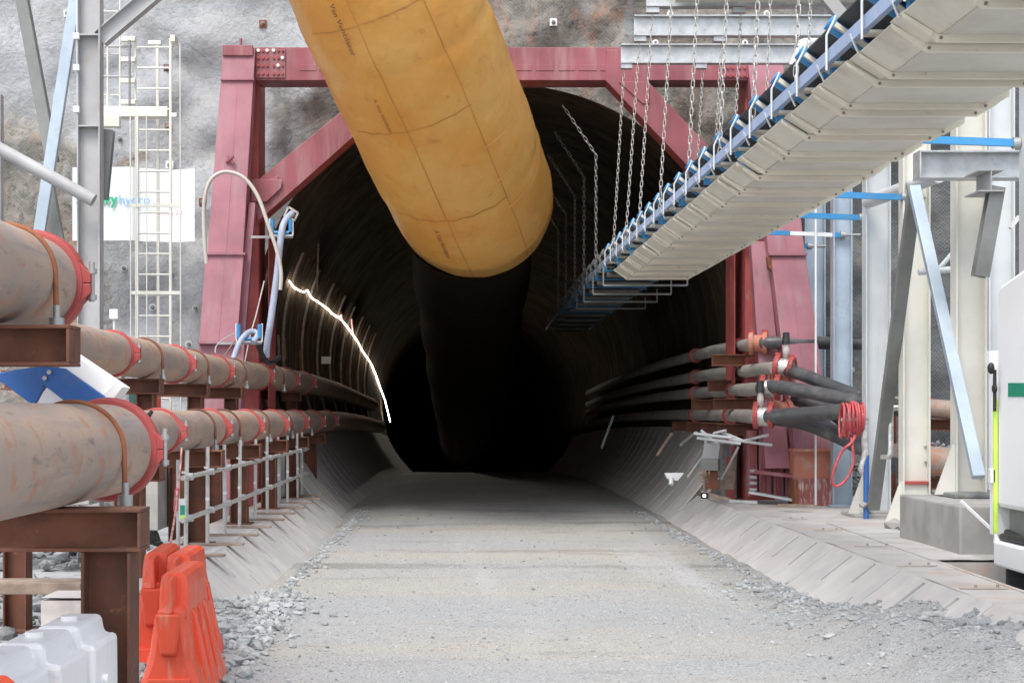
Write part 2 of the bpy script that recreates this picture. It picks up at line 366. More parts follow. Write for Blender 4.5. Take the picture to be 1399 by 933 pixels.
def grid(x0, x1, y0, y1, dx, dy, zf, xf=None):
    nx, ny = max(1, int((x1 - x0) / dx)), max(1, int((y1 - y0) / dy)); m = MB(); vs = []
    for j in range(ny + 1):
        y = y0 + (y1 - y0) * j / ny
        for i in range(nx + 1):
            x = x0 + (x1 - x0) * i / nx
            if xf: x = xf(x, y)
            vs.append((x, y, zf(x, y)))
    m.add(vs, [(j * (nx + 1) + i, j * (nx + 1) + i + 1, (j + 1) * (nx + 1) + i + 1, (j + 1) * (nx + 1) + i) for j in range(ny) for i in range(nx)], True)
    return m
def road_z(x, y):
    q = noise.noise(V((x * .5, y * .16, 0))) * .035 + noise.fractal(V((x * 3, y * 2, 1)), .8, 2, 3) * .012 + noise.noise(V((x * 2.2, y * 1.4, 3))) * .012 + noise.noise(V((x * 7, y * 7, 8))) * .006
    if y < 36:
        sm = lambda t: (lambda u: u * u * (3 - 2 * u))(max(0, min(1, t)))
        q += (sm((21 - y) / 2.5) * .11 + sm((18.6 - y) / 1.6) * .17) * sm((x - 3.4) / 1.0) * (1 - sm((x - 5.0) / .8) * .6) * (1 + .6 * noise.noise(V((x * 1.3, y * 1.3, 6))) + .15 * noise.noise(V((x * 5, y * 5, 6))))
        bank = max(0, min(1, (x - 3.7) / 1.3)) * max(0, min(1, (22.5 - y) / 2.5))
        q += bank * (.08 + .05 * max(0, min(1, (20 - y) / 3))) * (1 + .9 * noise.noise(V((x * .9, y * .9, 5)))) + bank * .05 * noise.noise(V((x * 4, y * 4, 5)))
        bank = max(0, min(1, (-1.9 - x) / .9)) * max(0, min(1, (21 - y) / 2.0))
        q += bank * .2 * (1 + .8 * noise.noise(V((x * .9, y * .9, 9))))
        q -= max(0, min(1, (5 - y) / 2)) * .0
    return q - drop(y)
struct(grid(RL - .45, 9.5, 3, 19.5, .06, .09, road_z).build('road', M['road']), 'pale crushed rock haul road')
struct(grid(RL - .45, RR + .35, 19.5, 45, .07, .12, road_z).build('road', M['road']), 'crushed rock haul road running into the tunnel mouth')
struct(grid(RL - .3, RR + .3, 45, 178, .3, .8, road_z, lambda x, y: x + lat(y)).build('road', M['road']), 'haul road dipping away inside the tunnel')

# rock face with the round hole
wm = MB(); NA, NR = 400, 120; vs = []
for j in range(NR + 1):
    rr = R + .02 + 34 * (j / NR) ** 1.5
    for i in range(NA):
        a = 2 * PI * i / NA; x = XC + rr * math.cos(a); z = ZC + rr * math.sin(a)
        k = min(1, (rr - R) / 1.2)
        f = noise.fractal(V((x * .35, z * .35, 1)), 1, 2, 5) * .32 + abs(noise.noise(V((x * .8, z * .8, 7)))) * .3 + (.35 - abs(noise.noise(V((x * .55 + 3, z * .55, 2))))) * .22
        if x > -4: f += noise.fractal(V((x * 1.1, z * .8, 4)), .9, 2.1, 4) * .16
        vs.append((x, YF + .05 - k * f, z))
wm.add(vs, [(j * NA + i, j * NA + (i + 1) % NA, (j + 1) * NA + (i + 1) % NA, (j + 1) * NA + i) for j in range(NR) for i in range(NA)], True)
struct(wm.build('rock_face', M['wall']), 'shotcreted rock face around the tunnel mouth')

# tunnel: a closed shell behind, lining rings inside it
sh = MB(); ys = [YF + .1] + [YF + 4 * i for i in range(1, 58)]
sh.tube([V((XC + lat(y), y, ZC - drop(y))) for y in ys], R + .3, 48, True)
sh.f = [f for f in sh.f if not (len(f) == 48 and all(abs(sh.v[i].y - ys[0]) < .5 for i in f))]; sh.s = sh.s[:len(sh.f)]
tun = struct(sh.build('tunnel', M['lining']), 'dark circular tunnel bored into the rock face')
def ring_mesh(name, a0, a1, mat, n, r_in, r_out, ln):
    m = MB(); c = .03; pr = [(r_in + c, 0), (r_in, c), (r_in, ln - c), (r_in + c, ln), (r_out, ln), (r_out, 0)]
    vs = [(math.cos(a) * r, y, math.sin(a) * r) for a in (a0 + (a1 - a0) * i / n for i in range(n + 1)) for r, y in pr]
    m.add(vs, [(i * 6 + k, i * 6 + (k + 1) % 6, (i + 1) * 6 + (k + 1) % 6, (i + 1) * 6 + k) for i in range(n) for k in range(6)], False)
    return m.mesh(name, mat)
T0 = math.asin(-2.1 / R)
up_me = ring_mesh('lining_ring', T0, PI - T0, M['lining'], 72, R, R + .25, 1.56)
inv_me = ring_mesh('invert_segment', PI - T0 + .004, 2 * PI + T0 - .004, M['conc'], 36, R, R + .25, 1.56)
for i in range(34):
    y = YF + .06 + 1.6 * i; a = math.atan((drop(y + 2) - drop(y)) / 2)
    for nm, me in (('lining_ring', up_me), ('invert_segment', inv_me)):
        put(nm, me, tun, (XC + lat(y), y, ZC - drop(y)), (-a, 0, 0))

# walkways beside the road and the sloping precast panels between
def rough_z(z0, a=.012): return lambda x, y: z0 + noise.noise(V((x * 1.3, y * 1.3, 2))) * a + noise.noise(V((x * 5, y * 5, 2))) * a * .4
wk = grid(-4.25, WL - .01, 16.5, YF - .5, .12, .25, rough_z(ZW))
wk.box((-4.25, 16.5, -.05), (WL - .01, YF - .5, ZW - .03))
walk_l = struct(wk.build('walkway', M['walk']), 'dusty concrete walkway under the pipe racks')
wk = grid(WR + .01, 9.2, 20.7, YF - .3, .12, .25, rough_z(ZW))
wk.box((WR + .01, 20.7, -.05), (9.2, YF - .3, ZW - .03))
w2 = grid(WR + .01, 5.75, 13.2, 20.69, .12, .25, rough_z(ZW)); wk.add(w2.v, w2.f, True)
wk.box((WR + .01, 13.2, -.05), (5.75, 20.69, ZW - .03))
wk.bar((5.6, 14, ZW + .004), (5.95, 27.5, ZW + .004), .05, .02)
walk_r = struct(wk.build('walkway', M['walk']), 'dusty concrete walkway beside the white columns')

def slope(side, y0, y1, parent):
    xe, xr = (WL, RL) if side < 0 else (WR, RR)
    zt, zb = ZW, -.04
    L = .78; nrm = V((-(zt - zb) * (1 if side < 0 else -1), 0, abs(xr - xe))); nrm = V((abs(zt - zb) * (1 if side < 0 else -1), 0, abs(xr - xe))).normalized()
    def pt(t, y, d=0): return V((xe + (xr - xe) * t, y, zt + (zb - zt) * t)) - nrm * d
    bk = MB(); bk.add([pt(0, y0, .125), pt(1.05, y0, .125), pt(1.05, y1, .125), pt(0, y1, .125)], [(0, 1, 2, 3)])
    bk.build('panel_backing', M['darkslot'], parent)
    L = 3.3; n = int(round((y1 - y0) / L)); L = (y1 - y0) / n
    for i in range(n):
        m = MB(); a0, b0 = y0 + i * L + .012, y0 + (i + 1) * L - .012
        def slab(t0, t1, a, b, lift=0):
            A = [pt(t0, a, lift), pt(t1, a, lift), pt(t1, b, lift), pt(t0, b, lift)]; m.hexa(A, [p - nrm * .13 for p in A])
        if i % 2: cuts = [a0 + (b0 - a0) * f + random.uniform(-.08, .08) for f in (.3, .66)]
        else: cuts = [a0 + (b0 - a0) * f + random.uniform(-.08, .08) for f in (.33, .69)]
        lo = [random.uniform(.42, .64) for _ in cuts]; hi = [random.uniform(.04, .09) for _ in cuts]
        edges = [a0] + [c for c in cuts] + [b0]
        mid_ = (a0 + b0) / 2; slab(.68, 1.0 + random.uniform(0, .16), a0, mid_); slab(.68, 1.0 + random.uniform(0, .16), mid_, b0); slab(0, .03, a0, b0)
        for k in range(len(edges) - 1):
            wa = .05 if k else 0; wb = .05 if k < len(cuts) else 0
            slab(.03, .68, edges[k] + wa, edges[k + 1] - wb)
        for c, l, h in zip(cuts, lo, hi):
            slab(l, .68, c - .05, c + .05, .001); slab(.03, h, c - .05, c + .05, .001)
        m.build('slope_panel', M['conc'], parent)
        for k in range(1):                # hairline form marks lower down
            q = random.uniform(a0 + .2, b0 - .3); t0 = random.uniform(.5, .75); h = MB(); A = [pt(t0, q, -.002), pt(t0 + .22, q - .04, -.002), pt(t0 + .22, q - .028, -.002), pt(t0, q + .012, -.002)]
            h.hexa(A, [p - nrm * .003 for p in A]); h.build('form_mark', M['darkslot'], parent)
slope(-1, 17.5, 36.6, walk_l); slope(1, 12.5, 36.6, walk_r)

# loose stones
ico = []
for s in range(6):
    bm = bmesh.new(); bmesh.ops.create_icosphere(bm, subdivisions=1, radius=1)
    for v in bm.verts: v.co *= random.uniform(.65, 1.15)
    ico.append(([v.co.copy() for v in bm.verts], [tuple(v.index for v in f.verts) for f in bm.faces])); bm.free()
def stones(name, label, mat, spots, parent=None):
    m = MB()
    for (x, y, z, r) in spots:
        vs, fs = random.choice(ico)
        Rm = Matrix.Rotation(random.uniform(0, 6.3), 3, V((random.random(), random.random(), random.random() + .1)).normalized())
        k = V((random.uniform(.7, 1.3), random.uniform(.7, 1.3), random.uniform(.45, .9)))
        m.add([V((x, y, z)) + V((a.x * k.x, a.y * k.y, a.z * k.z)) * r for a in (Rm @ q for q in vs)], fs)
    o = m.build(name, mat); o['kind'] = 'stuff'; o['label'] = label; return o
sp = []
for _ in range(3400):                      # bank of rubble at the right-hand road edge
    y = random.uniform(11, 23.5); x = 4.35 + (random.gauss(0, .42 if y > 19.5 else .55)) + max(0, (20.5 - y)) * .16
    x = max(3.0, x); r = abs(random.gauss(0, .02)) + .008
    sp.append((x, y, road_z(x, y) + r * .2, r))
for _ in range(22):
    y = random.uniform(15.5, 20.5); x = random.uniform(4.6, 5.9); r = random.uniform(.05, .11); sp.append((x, y, road_z(x, y) + r * .2, r))
stones('gravel', 'bank of broken grey rubble at the right road edge', M['rubblegrey'], sp)
sp = []
for _ in range(2000):
    y = random.uniform(12.5, 22); x = -2.45 + random.gauss(0, .28) + max(0, y - 19) * -.03; r = abs(random.gauss(0, .024)) + .01
    if x > -3.15: sp.append((x, y, road_z(x, y) + r * .3, r))
for _ in range(60):
    y = random.uniform(13, 18); x = random.uniform(-2.75, -2.0); r = random.uniform(.05, .11); sp.append((x, y, road_z(x, y) + r * .25, r))
stones('gravel', 'broken grey rubble at the foot of the left slope panels', M['rubblegrey'], sp)
sp = []
for _ in range(2200):
    y = random.uniform(12.5, 40); x = random.uniform(-2.4, 4.2); r = abs(random.gauss(0, .007)) + .005
    sp.append((x, y, road_z(x, y) + r * .3, r))
for s in (-1, 1):
    for _ in range(700):
        y = random.uniform(20, 40); x = (RL + .12 if s < 0 else RR - .12) - s * abs(random.gauss(0, .14)); r = abs(random.gauss(0, .018)) + .01
        sp.append((x, y, road_z(x, y) + r * .3, r))
stones('gravel', 'scattered small stones on the haul road', M['rubblegrey'], sp)
sp = []
for _ in range(15000):
    y = 12.3 + 15 * random.random() ** 1.6; x = random.uniform(-2.5, 4.6); q = noise.noise(V((x * .5, y * .25, 11)))
    if q < -.12 and random.random() < .75: continue
    r = abs(random.gauss(0, .006)) + .004; sp.append((x, y, road_z(x, y) + r * .1, r))
stones('gravel', 'fine crushed stone bedded in the haul road', M['roadgrit'], sp)
sp = []
for _ in range(60):
    y = random.uniform(13, 38); x = random.uniform(-1.8, 3.8); r = random.uniform(.012, .03); sp.append((x, y, road_z(x, y) + r * .4, r))
stones('pebbles', 'dark pebbles dotted over the haul road', M['darkgrey'], sp)
sp = []
for _ in range(1500):
    y = random.uniform(12, 24); x = random.uniform(-9, -3.4) if y < 16 else random.uniform(-9, -4.2); r = abs(random.gauss(0, .05)) + .02; sp.append((x, y, -.05 + r * .3, r))
for _ in range(900):
    y = random.uniform(25.5, 28.5); x = random.uniform(-9.5, -5.2); r = abs(random.gauss(0, .06)) + .02
    sp.append((x, y, .0 + .55 * max(0, 1 - abs(y - 27) / 1.5), r))
stones('rubble', 'heap of grey rubble behind the rusty racks', M['rubbledark'], sp)
sp = []
for _ in range(1600):
    x = random.uniform(7.6, 13); y = 31.5 + random.uniform(0, 3.5); r = abs(random.gauss(0, .05)) + .02
    sp.append((x, y, .55 + (y - 31.5) * .33 + random.uniform(-.04, .04), r))
hp = stones('gravel', 'dark grey gravel heaped behind the white columns', M['rubbledark'], sp)

# ------------------------------------------------------------------ red portal frame
YP = 34.5
pf = thing('portal_frame', 'big red steel portal frame bracing the tunnel mouth', 'steel frame', (0.72, YP, 0))
def XP(px): return (px - VX) * YP / F
def ZP(py): return CH - (py - VY) * YP / F
def plate(name, pts, Y, d, mat=M['red'], parent=pf, bevel=.012):
    m = MB(); m.poly([P(x, y, Y) for x, y in pts], (0, d, 0)); return m.build(name, mat, parent, bevel)
zt, zb = ZP(65), ZP(110)
def deep_i(name, p0, p1, h, mat=M['red']):      # beam lying in the frame's plane: front flange, web behind, back flange
    m = MB(); p0, p1 = V(p0), V(p1); d = (p1 - p0).normalized(); q = d.cross(V((0, 1, 0)))
    for y0, y1, hh in ((0, .05, h), (.05, .72, .06), (.72, .77, h)):
        c = V((0, (y0 + y1) / 2, 0)); m.bar(p0 + c, p1 + c, y1 - y0, hh, q)
    return m.build(name, mat, pf, .006)
m = MB(); m.box((XP(350), YP, zb), (XP(1022), YP + .06, zt)); m.box((XP(350), YP + .06, zt - .06), (XP(1022), YP + .8, zt - .003)); m.box((XP(350), YP + .06, zb + .003), (XP(1022), YP + .8, zb + .06))
m.build('top_beam', M['red'], pf, .008)
for x0, x1 in ((702, 726), (732, 757), (763, 786), (790, 816), (820, 838), (410, 432), (436, 470)):
    m = MB(); m.box((XP(x0), YP - .012, ZP(97)), (XP(x1), YP + .001, ZP(89))); m.build('stiffener_plate', M['red'], pf, .004)
for px in (351, 1021):                       # vertical legs of the frame, in the plane of the face
    s = -1 if px < 687 else 1
    m = MB(); x0 = XP(px); x1 = x0 + s * .62
    m.box((min(x0, x1), YP + .25, -.05), (max(x0, x1), YP + .31, zt - .07)); m.box((min(x0, x0 + s * .05), YP + .31, -.05), (max(x0, x0 + s * .05), YP + 1.4, zt - .07))
    m.build('upright', M['redmid'], pf, .006)
    m = MB(); xa = x0 - s * .18
    m.box((min(xa, xa - s * .02), YP + .45, -.05), (max(xa, xa - s * .02), YP + 1.6, ZP(300)))
    m.build('side_plate', M['redmid'], pf)
# chamfers
plate('corner_brace', [(490, 133), (490, 181), (352, 303), (345, 252)], YP + .03, .07); plate('brace_flange', [(490, 178), (490, 181), (352, 303), (352, 299)], YP + .1, .65, M['redmid'], bevel=0)
plate('corner_brace', [(845, 68), (1014, 250), (1014, 305), (827, 110), (829, 69)], YP - .03, .07); plate('brace_flange', [(827, 108), (829, 108), (1014, 301), (1014, 305)], YP + .1, .65, M['redmid'], bevel=0)
plate('gusset', [(350, 252), (380, 240), (380, 262), (362, 276), (350, 276)], YP - .02, .03); plate('gusset', [(845, 112), (887, 112), (887, 142), (878, 142)], YP - .06, .03)
plate('gusset', [(343, 245), (386, 245), (384, 257), (364, 276), (343, 276)], YP - .045, .03)
plate('splice_plate', [(349, 68), (390, 68), (390, 107), (349, 107)], YP - .03, .03); plate('splice_plate', [(984, 89), (1024, 89), (1024, 107), (984, 107)], YP - .03, .03)
bm_ = MB(); bm_.tube([(0, -.035, 0), (0, 0, 0)], .036, 6); bolt_me = bm_.mesh('bolt', M['white']); bm_ = MB(); bm_.tube([(0, -.03, 0), (0, 0, 0)], .032, 6); bolt_red = bm_.mesh('bolt', M['redmid'])
for r, py in enumerate((69.5, 79.5, 90, 101)):
    for k, px in enumerate((353, 359, 365, 374, 380, 386)):
        put('bolt', bolt_me if r < 3 and random.random() < .62 else bolt_red, pf, P(px, py, YP - .03))
for py in (93, 103):
    for px in (988, 994, 1001, 1010, 1017): put('bolt', bolt_red, pf, P(px, py, YP - .03))
# raking front columns
def taper(name, front, ys, back=.45, mat=M['redfade'], parent=pf, bevel=.012, label=None):
    fr = [P(x, y, Y) for (x, y), Y in zip(front, ys)]
    m = MB(); m.hexa(fr, [p + V((0, back, 0)) for p in fr]); return m.build(name, mat, parent, bevel, label)
Ya, Yb, Yc, Yd = 34.38, 33.75, 33.4, 32.8
taper('raking_column', [(305, 65), (349, 65), (332, 347), (283, 347)], [Ya, Ya, Yb, Yb])
taper('raking_column', [(281, 347), (333, 347), (324, 468), (272, 468)], [Yb - .07, Yb - .07, Yc - .07, Yc - .07])
taper('column_foot', [(272, 470), (334, 470), (322, 690), (258, 690)], [Yc + .02, Yc + .02, Yd, Yd], .6)
m = MB(); m.box((XP(306), YP - .2, ZP(79)), (XP(347), YP - .13, zt + .004)); m.build('cap_plate', M['red'], pf, .01)
taper('ledge_plate', [(301, 107), (347, 107), (347, 109.5), (301, 109.5)], [Ya - .16] * 4, .2, bevel=0)
taper('ledge_plate', [(279, 345), (335, 345), (335, 348), (279, 348)], [Yb - .14] * 4, .3, bevel=0)
taper('ledge_plate', [(270, 466), (327, 466), (327, 469.5), (270, 469.5)], [Yc - .16] * 4, .3, bevel=0)
taper('flange_strip', [(340, 277), (349, 277), (330, 520), (316, 520)], [Yb + .35, Yb + .35, Yc + .2, Yc + .2], .25)
taper('raking_column', [(1022, 88), (1070, 88), (1100, 347), (1050, 347)], [Ya, Ya, Yb, Yb])
taper('flange_strip', [(1026, 330), (1047, 330), (1080, 640), (1046, 640)], [Yb + .35, Yb + .35, Yd + .3, Yd + .3], .3)
taper('raking_column', [(1053, 349), (1101, 349), (1138, 617), (1086, 617)], [Yb - .07, Yb - .07, Yd - .02, Yd - .02])
taper('ledge_plate', [(1051, 346), (1103, 346), (1103, 349), (1051, 349)], [Yb - .14] * 4, .3, bevel=0)
for q in ([(327, 66), (328, 66), (309, 346), (308, 346)], [(1046, 90), (1047, 90), (1076, 346), (1075, 346)]):
    taper('weld_seam', q, [Ya - .006] * 2 + [Yb - .006] * 2, .03, bevel=0)
for q in ([(307, 349), (308, 349), (299, 466), (298, 466)], [(1077, 350), (1078, 350), (1112, 614), (1111, 614)]):
    taper('weld_seam', q, [Yb - .076] * 2 + [Yc - .076 if q[0][0] < 600 else Yd - .026] * 2, .03, bevel=0)
taper('lug', [(1048, 350), (1054, 350), (1056, 372), (1050, 366)], [Yb - .1] * 4, .2, M['rusty'])
taper('column_foot', [(1085, 615), (1137, 615), (1141, 657), (1085, 657)], [Yd - .12] * 4, .5, M['orangeprimer'])
taper('column_foot', [(1091, 654), (1148, 654), (1148, 692), (1091, 692)], [Yd - .3] * 4, .7, M['redbox'])
taper('ledge_plate', [(1084, 613), (1139, 613), (1139, 617), (1084, 617)], [Yd - .2] * 4, .5, M['orangeprimer'], bevel=0)
taper('base_side', [(1085, 655), (1091, 655), (1091, 692), (1086, 690)], [Yd - .25] * 4, .7, M['rusty'])
for x0, x1 in ((1022, 1034), (1037, 1052), (1057, 1070), (1073, 1084)):      # stub legs seen between column and wall
    taper('stub_leg', [(x0, 588), (x1, 588), (x1 + 1, 678), (x0, 678)], [33.5] * 4, .25)
    taper('stub_web', [(x0 + 4, 588), (x0 + 8, 588), (x0 + 8, 677), (x0 + 4, 677)], [33.44] * 4, .05, M['redmid'], bevel=0)
m = MB(); m.bar(P(1024, 643, 33.2), P(1088, 651, 32.9), .22, .07); m.build('bottom_channel', M['red'], pf, .006)
m = MB(); m.bar(P(1024, 672, 33.2), P(1090, 684, 32.9), .22, .05); m.build('bottom_channel', M['paleste'], pf, .006)
for py in (643, 652, 660, 669):
    m = MB(); a = P(1024, py, 33.1); m.tube([a, a + V((.14, 0, 0))], .04, 10); m.build('pin', M['steelbolt'], pf)
m = MB(); m.tube([P(329, 62, YP - .1), P(329, 53, YP - .1)], .03, 8); m.build('lifting_pin', M['red'], pf)
m = MB(); m.bar(P(309, 222, 34.0), P(319, 214, 33.9), .04, .04); m.bar(P(311, 214, 34.0), P(320, 224, 33.9), .03, .03); m.build('hose_clip', M['red'], pf)

# ------------------------------------------------------------------ ventilation duct
def catmull(pts, n):
    out = []
    for i in range(len(pts) - 1):
        p = [pts[max(i - 1, 0)], pts[i], pts[i + 1], pts[min(i + 2, len(pts) - 1)]]
        for k in range(n):
            t = k / n
            out.append(.5 * ((2 * p[1]) + (p[2] - p[0]) * t + (2 * p[0] - 5 * p[1] + 4 * p[2] - p[3]) * t * t + (3 * p[1] - p[0] - 3 * p[2] + p[3]) * t ** 3))
    return out + [pts[-1]]
DR = 1.70
dpath = catmull([P(415, -260, 29.0), P(478, -120, 29.9), P(529, 0, 30.7), P(575, 100, 31.6), P(612, 188, 32.7), P(636, 243, 34.0), P(645, 268, 35.2), P(645, 272, 36.0)], 14)
dl = [0]
for a, b in zip(dpath, dpath[1:]): dl.append(dl[-1] + (b - a).length)
frames = []; u = None
for i, p in enumerate(dpath):
    t = (dpath[min(i + 1, len(dpath) - 1)] - dpath[max(i - 1, 0)]).normalized()
    ref = V((-1, 0, 0)) if u is None else u
    u = (ref - t * ref.dot(t)).normalized(); frames.append((t, u, t.cross(u)))
def duct_pt(s, a, off=0.0):                 # s: metres along, a: angle round
    s = max(0, min(dl[-1] - 1e-4, s)); i = max(0, next(k for k in range(len(dl)) if dl[k] > s) - 1); f = (s - dl[i]) / (dl[i + 1] - dl[i])
    p = dpath[i].lerp(dpath[i + 1], f); t, u, q = (frames[i][k].lerp(frames[i + 1][k], f) for k in range(3))
    wr = noise.noise(V((s * .55, math.cos(a) * 1.1, math.sin(a) * 1.1))) * .05 + .012 * math.sin(s * 3.6) * max(0, math.sin(a * 1.0 + .6)) + noise.noise(V((s * 2.1, math.cos(a) * 3, math.sin(a) * 3 + 5))) * .02 + .012 * math.sin(s * 5.2 + 2 * math.cos(a)) * max(0, s / dl[-1] - .45)
    if s < dl[-1] - .05:
        wr += -.022 * max(0, 1 - abs((s % 2.9) - 1.45) / .22)
        wr += sum(.014 * math.sin(a * 26 + 5 * noise.noise(V((a, s, 2)))) * math.exp(-abs(s / dl[-1] - q) / .02) for q in (.33, .52, .70, .84))
    rr = DR + wr + off
    return p + (u * math.cos(a) + q * math.sin(a)) * rr
vd = thing('ventilation_duct', 'huge yellow fabric ventilation duct curving down into the tunnel mouth', 'duct', tuple(dpath[-1]))
m = MB(); NS, NA2 = 150, 96
m.add([duct_pt(dl[-1] * i / NS, 2 * PI * k / NA2) for i in range(NS + 1) for k in range(NA2)],
      [(i * NA2 + k, i * NA2 + (k + 1) % NA2, (i + 1) * NA2 + (k + 1) % NA2, (i + 1) * NA2 + k) for i in range(NS) for k in range(NA2)], True)
m.build('sleeve', M['duct'], vd)
def band(s0, s1, a0, a1, off, n=40, k=3):
    m = MB(); A = [duct_pt(s0 + (s1 - s0) * j / k, a0 + (a1 - a0) * i / n, off) for j in range(k + 1) for i in range(n + 1)]
    m.add(A, [(j * (n + 1) + i, j * (n + 1) + i + 1, (j + 1) * (n + 1) + i + 1, (j + 1) * (n + 1) + i) for j in range(k) for i in range(n)], True); return m
# find which angle faces the camera, half way down
amid = max((2 * PI * k / 90 for k in range(90)), key=lambda a: (V((0, 0, CH)) - duct_pt(dl[-1] * .5, a)).normalized().dot((duct_pt(dl[-1] * .5, a) - duct_pt(dl[-1] * .5, a + PI)).normalized()))
sgn = 1 if duct_pt(dl[-1] * .5, amid + .3).x > duct_pt(dl[-1] * .5, amid).x else -1
L_ = dl[-1]
for s in (.33, .52, .70):
    band(L_ * s - .012, L_ * s + .012, amid - sgn * 1.1, amid + sgn * .35, .008).build('seam', M['ductseam'], vd)
for s in (.60, .66, .72, .93, .97):
    band(L_ * s - .012, L_ * s + .012, amid + sgn * .3 if s < .9 else amid - sgn * .7, amid + sgn * 1.5, .014).build('seam', M['ductweld'], vd)
for da, s1 in ((-.42, .96), (.33, .93)):
    band(.2, L_ * s1, amid + sgn * da - .006, amid + sgn * da + .006, .009, 2, 120).build('seam', M['ductseam'], vd)
m = MB(); m.tube([duct_pt(L_ - .06, 2 * PI * k / 80, .004) for k in range(80)] + [duct_pt(L_ - .06, 0, .004)], .022, 6); m.build('rim', M['ductweld'], vd)
def text_mesh(body, size, ext=0.0, spacing=1.0):
    cu = bpy.data.curves.new('t', 'FONT'); cu.body = body; cu.size = size; cu.extrude = ext; cu.space_character = spacing; cu.resolution_u = 2
    o = bpy.data.objects.new('t', cu); C.objects.link(o); bpy.context.view_layer.update()
    me = bpy.data.meshes.new_from_object(o.evaluated_get(bpy.context.evaluated_depsgraph_get()))
    bpy.data.objects.remove(o); return me
for s0, sz, txt in ((.27, .15, 'A. Van Ventilator'), (.45, .1, 'A. Van Ventilator'), (.72, .15, 'A.Van Ventilator')):
    me = text_mesh(txt, sz, 0, 1.0)
    for v in me.vertices:
        v.co = duct_pt(L_ * s0 + v.co.x * 1.0, amid + sgn * (-.63) + sgn * v.co.y / DR, .014) - ORG[vd.name]
    me.materials.clear(); me.materials.append(M['inkbrown'])
    o = bpy.data.objects.new('lettering', me); C.objects.link(o); o.parent = vd
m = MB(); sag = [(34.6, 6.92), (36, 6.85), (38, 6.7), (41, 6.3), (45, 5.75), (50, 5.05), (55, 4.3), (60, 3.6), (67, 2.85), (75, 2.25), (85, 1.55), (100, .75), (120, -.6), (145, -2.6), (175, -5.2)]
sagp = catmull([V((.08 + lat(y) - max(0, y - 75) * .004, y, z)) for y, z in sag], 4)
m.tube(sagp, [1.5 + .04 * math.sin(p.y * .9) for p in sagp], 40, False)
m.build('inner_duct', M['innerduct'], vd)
m = MB(); m.tube([P(641, 275, 35.3), P(641, 278, 36.2), P(640, 283, 37.0)], [1.63, 1.6, 1.57], 48, False); m.build('fade_sleeve', M['ductfade'], vd)  # added sleeve, its brown stands in for daylight fading along the duct

# ------------------------------------------------------------------ pipelines on the left
def pipe_at(pts, Y):
    for a, b in zip(pts, pts[1:]):
        if a[1] <= Y <= b[1]:
            f = (Y - a[1]) / (b[1] - a[1]); return V([a[k] + (b[k] - a[k]) * f for k in range(3)])
    return V(pts[-1])
def coupling(parent, c, ax, r, wd=.10, proud=.035, lug=.10, mat=None):
    m = MB(); m.torus(c, ax, r, 0, 40, sq=[(-.02, -wd / 2), (proud * .7, -wd / 2), (proud, -wd / 4), (proud, wd / 4), (proud * .7, wd / 2), (-.02, wd / 2)])
    ax = V(ax).normalized(); side = ax.cross(V((0, 0, 1))).normalized()
    for s in (-1, 1):
        for zz in (-1, 1):
            a = c + side * s * (r + proud - .03) + V((0, 0, zz * .035))
            wl = wd / 2 - .012
            m.hexa([a + side * s * x + V((0, 0, z)) - ax * wl for x, z in ((-.12, zz * .22), (-.12, -zz * .033), (lug, -zz * .033), (lug, zz * .03))],
                   [a + side * s * x + V((0, 0, z)) + ax * wl for x, z in ((-.12, zz * .22), (-.12, -zz * .033), (lug, -zz * .033), (lug, zz * .03))])
    o = m.build('coupling', mat or M['redclamp'], parent, .006)
    b = MB()
    for s in (-1, 1):
        q = c + side * s * (r + proud + lug * .5)
        b = MB(); b.tube([q + V((0, 0, -.12)), q + V((0, 0, .15))], .02, 8); b.tube([q + V((0, 0, .07)), q + V((0, 0, .105))], .034, 6); b.tube([q + V((0, 0, -.11)), q + V((0, 0, -.075))], .034, 6)
        b.build('bolt', M['steelbolt'], o)
    return o
def strap(parent, c, ax, r, t=.02, mat=None):
    m = MB(); ax = V(ax).normalized(); u = ax.cross(V((0, 0, 1))).normalized(); z = V((0, 0, 1))
    pts = [c - u * (r + t) - z * (r + .06)] + [c + (u * math.cos(a) + z * math.sin(a)) * (r + t * .6) for a in (PI - PI * k / 20 for k in range(21))] + [c + u * (r + t) - z * (r + .06)]
    m.tube(pts, t, 8); o = m.build('strap', mat or M['rust'], parent)
    b = MB()
    for s in (-1, 1):
        q = c + u * s * (r + t) - z * r; b = MB(); b.tube([q - z * .02, q + z * .05], .05, 6); b.tube([q + z * .04, q + z * .13], .025, 6)
        b.build('nut', M['steelbolt'], o)
    return o
def pipeline(label, pts, r, joints, straps, first=None):
    t = thing('steel_pipeline', label, 'pipeline', pts[0], 'rusty steel pipelines on the left racks')
    ys = sorted(set([p[1] for p in pts] + joints))
    def c(Y): return pipe_at(pts, Y)
    cut = [pts[0][1]] + joints + [pts[-1][1]]
    for a, b in zip(cut, cut[1:]):
        mids = [a] + [y for y in ys if a < y < b] + [b]
        m = MB(); m.tube([c(y) for y in mids], r, 40, True); m.build('pipe_section', M['pipe'], t)
    for j in joints:
        ax = c(j + .2) - c(j - .2); coupling(t, c(j), ax, r)
    for y in straps:
        strap(t, c(y), c(y + .2) - c(y - .2), r)
    return t
ZLo, ZUp = 2.14, 3.14
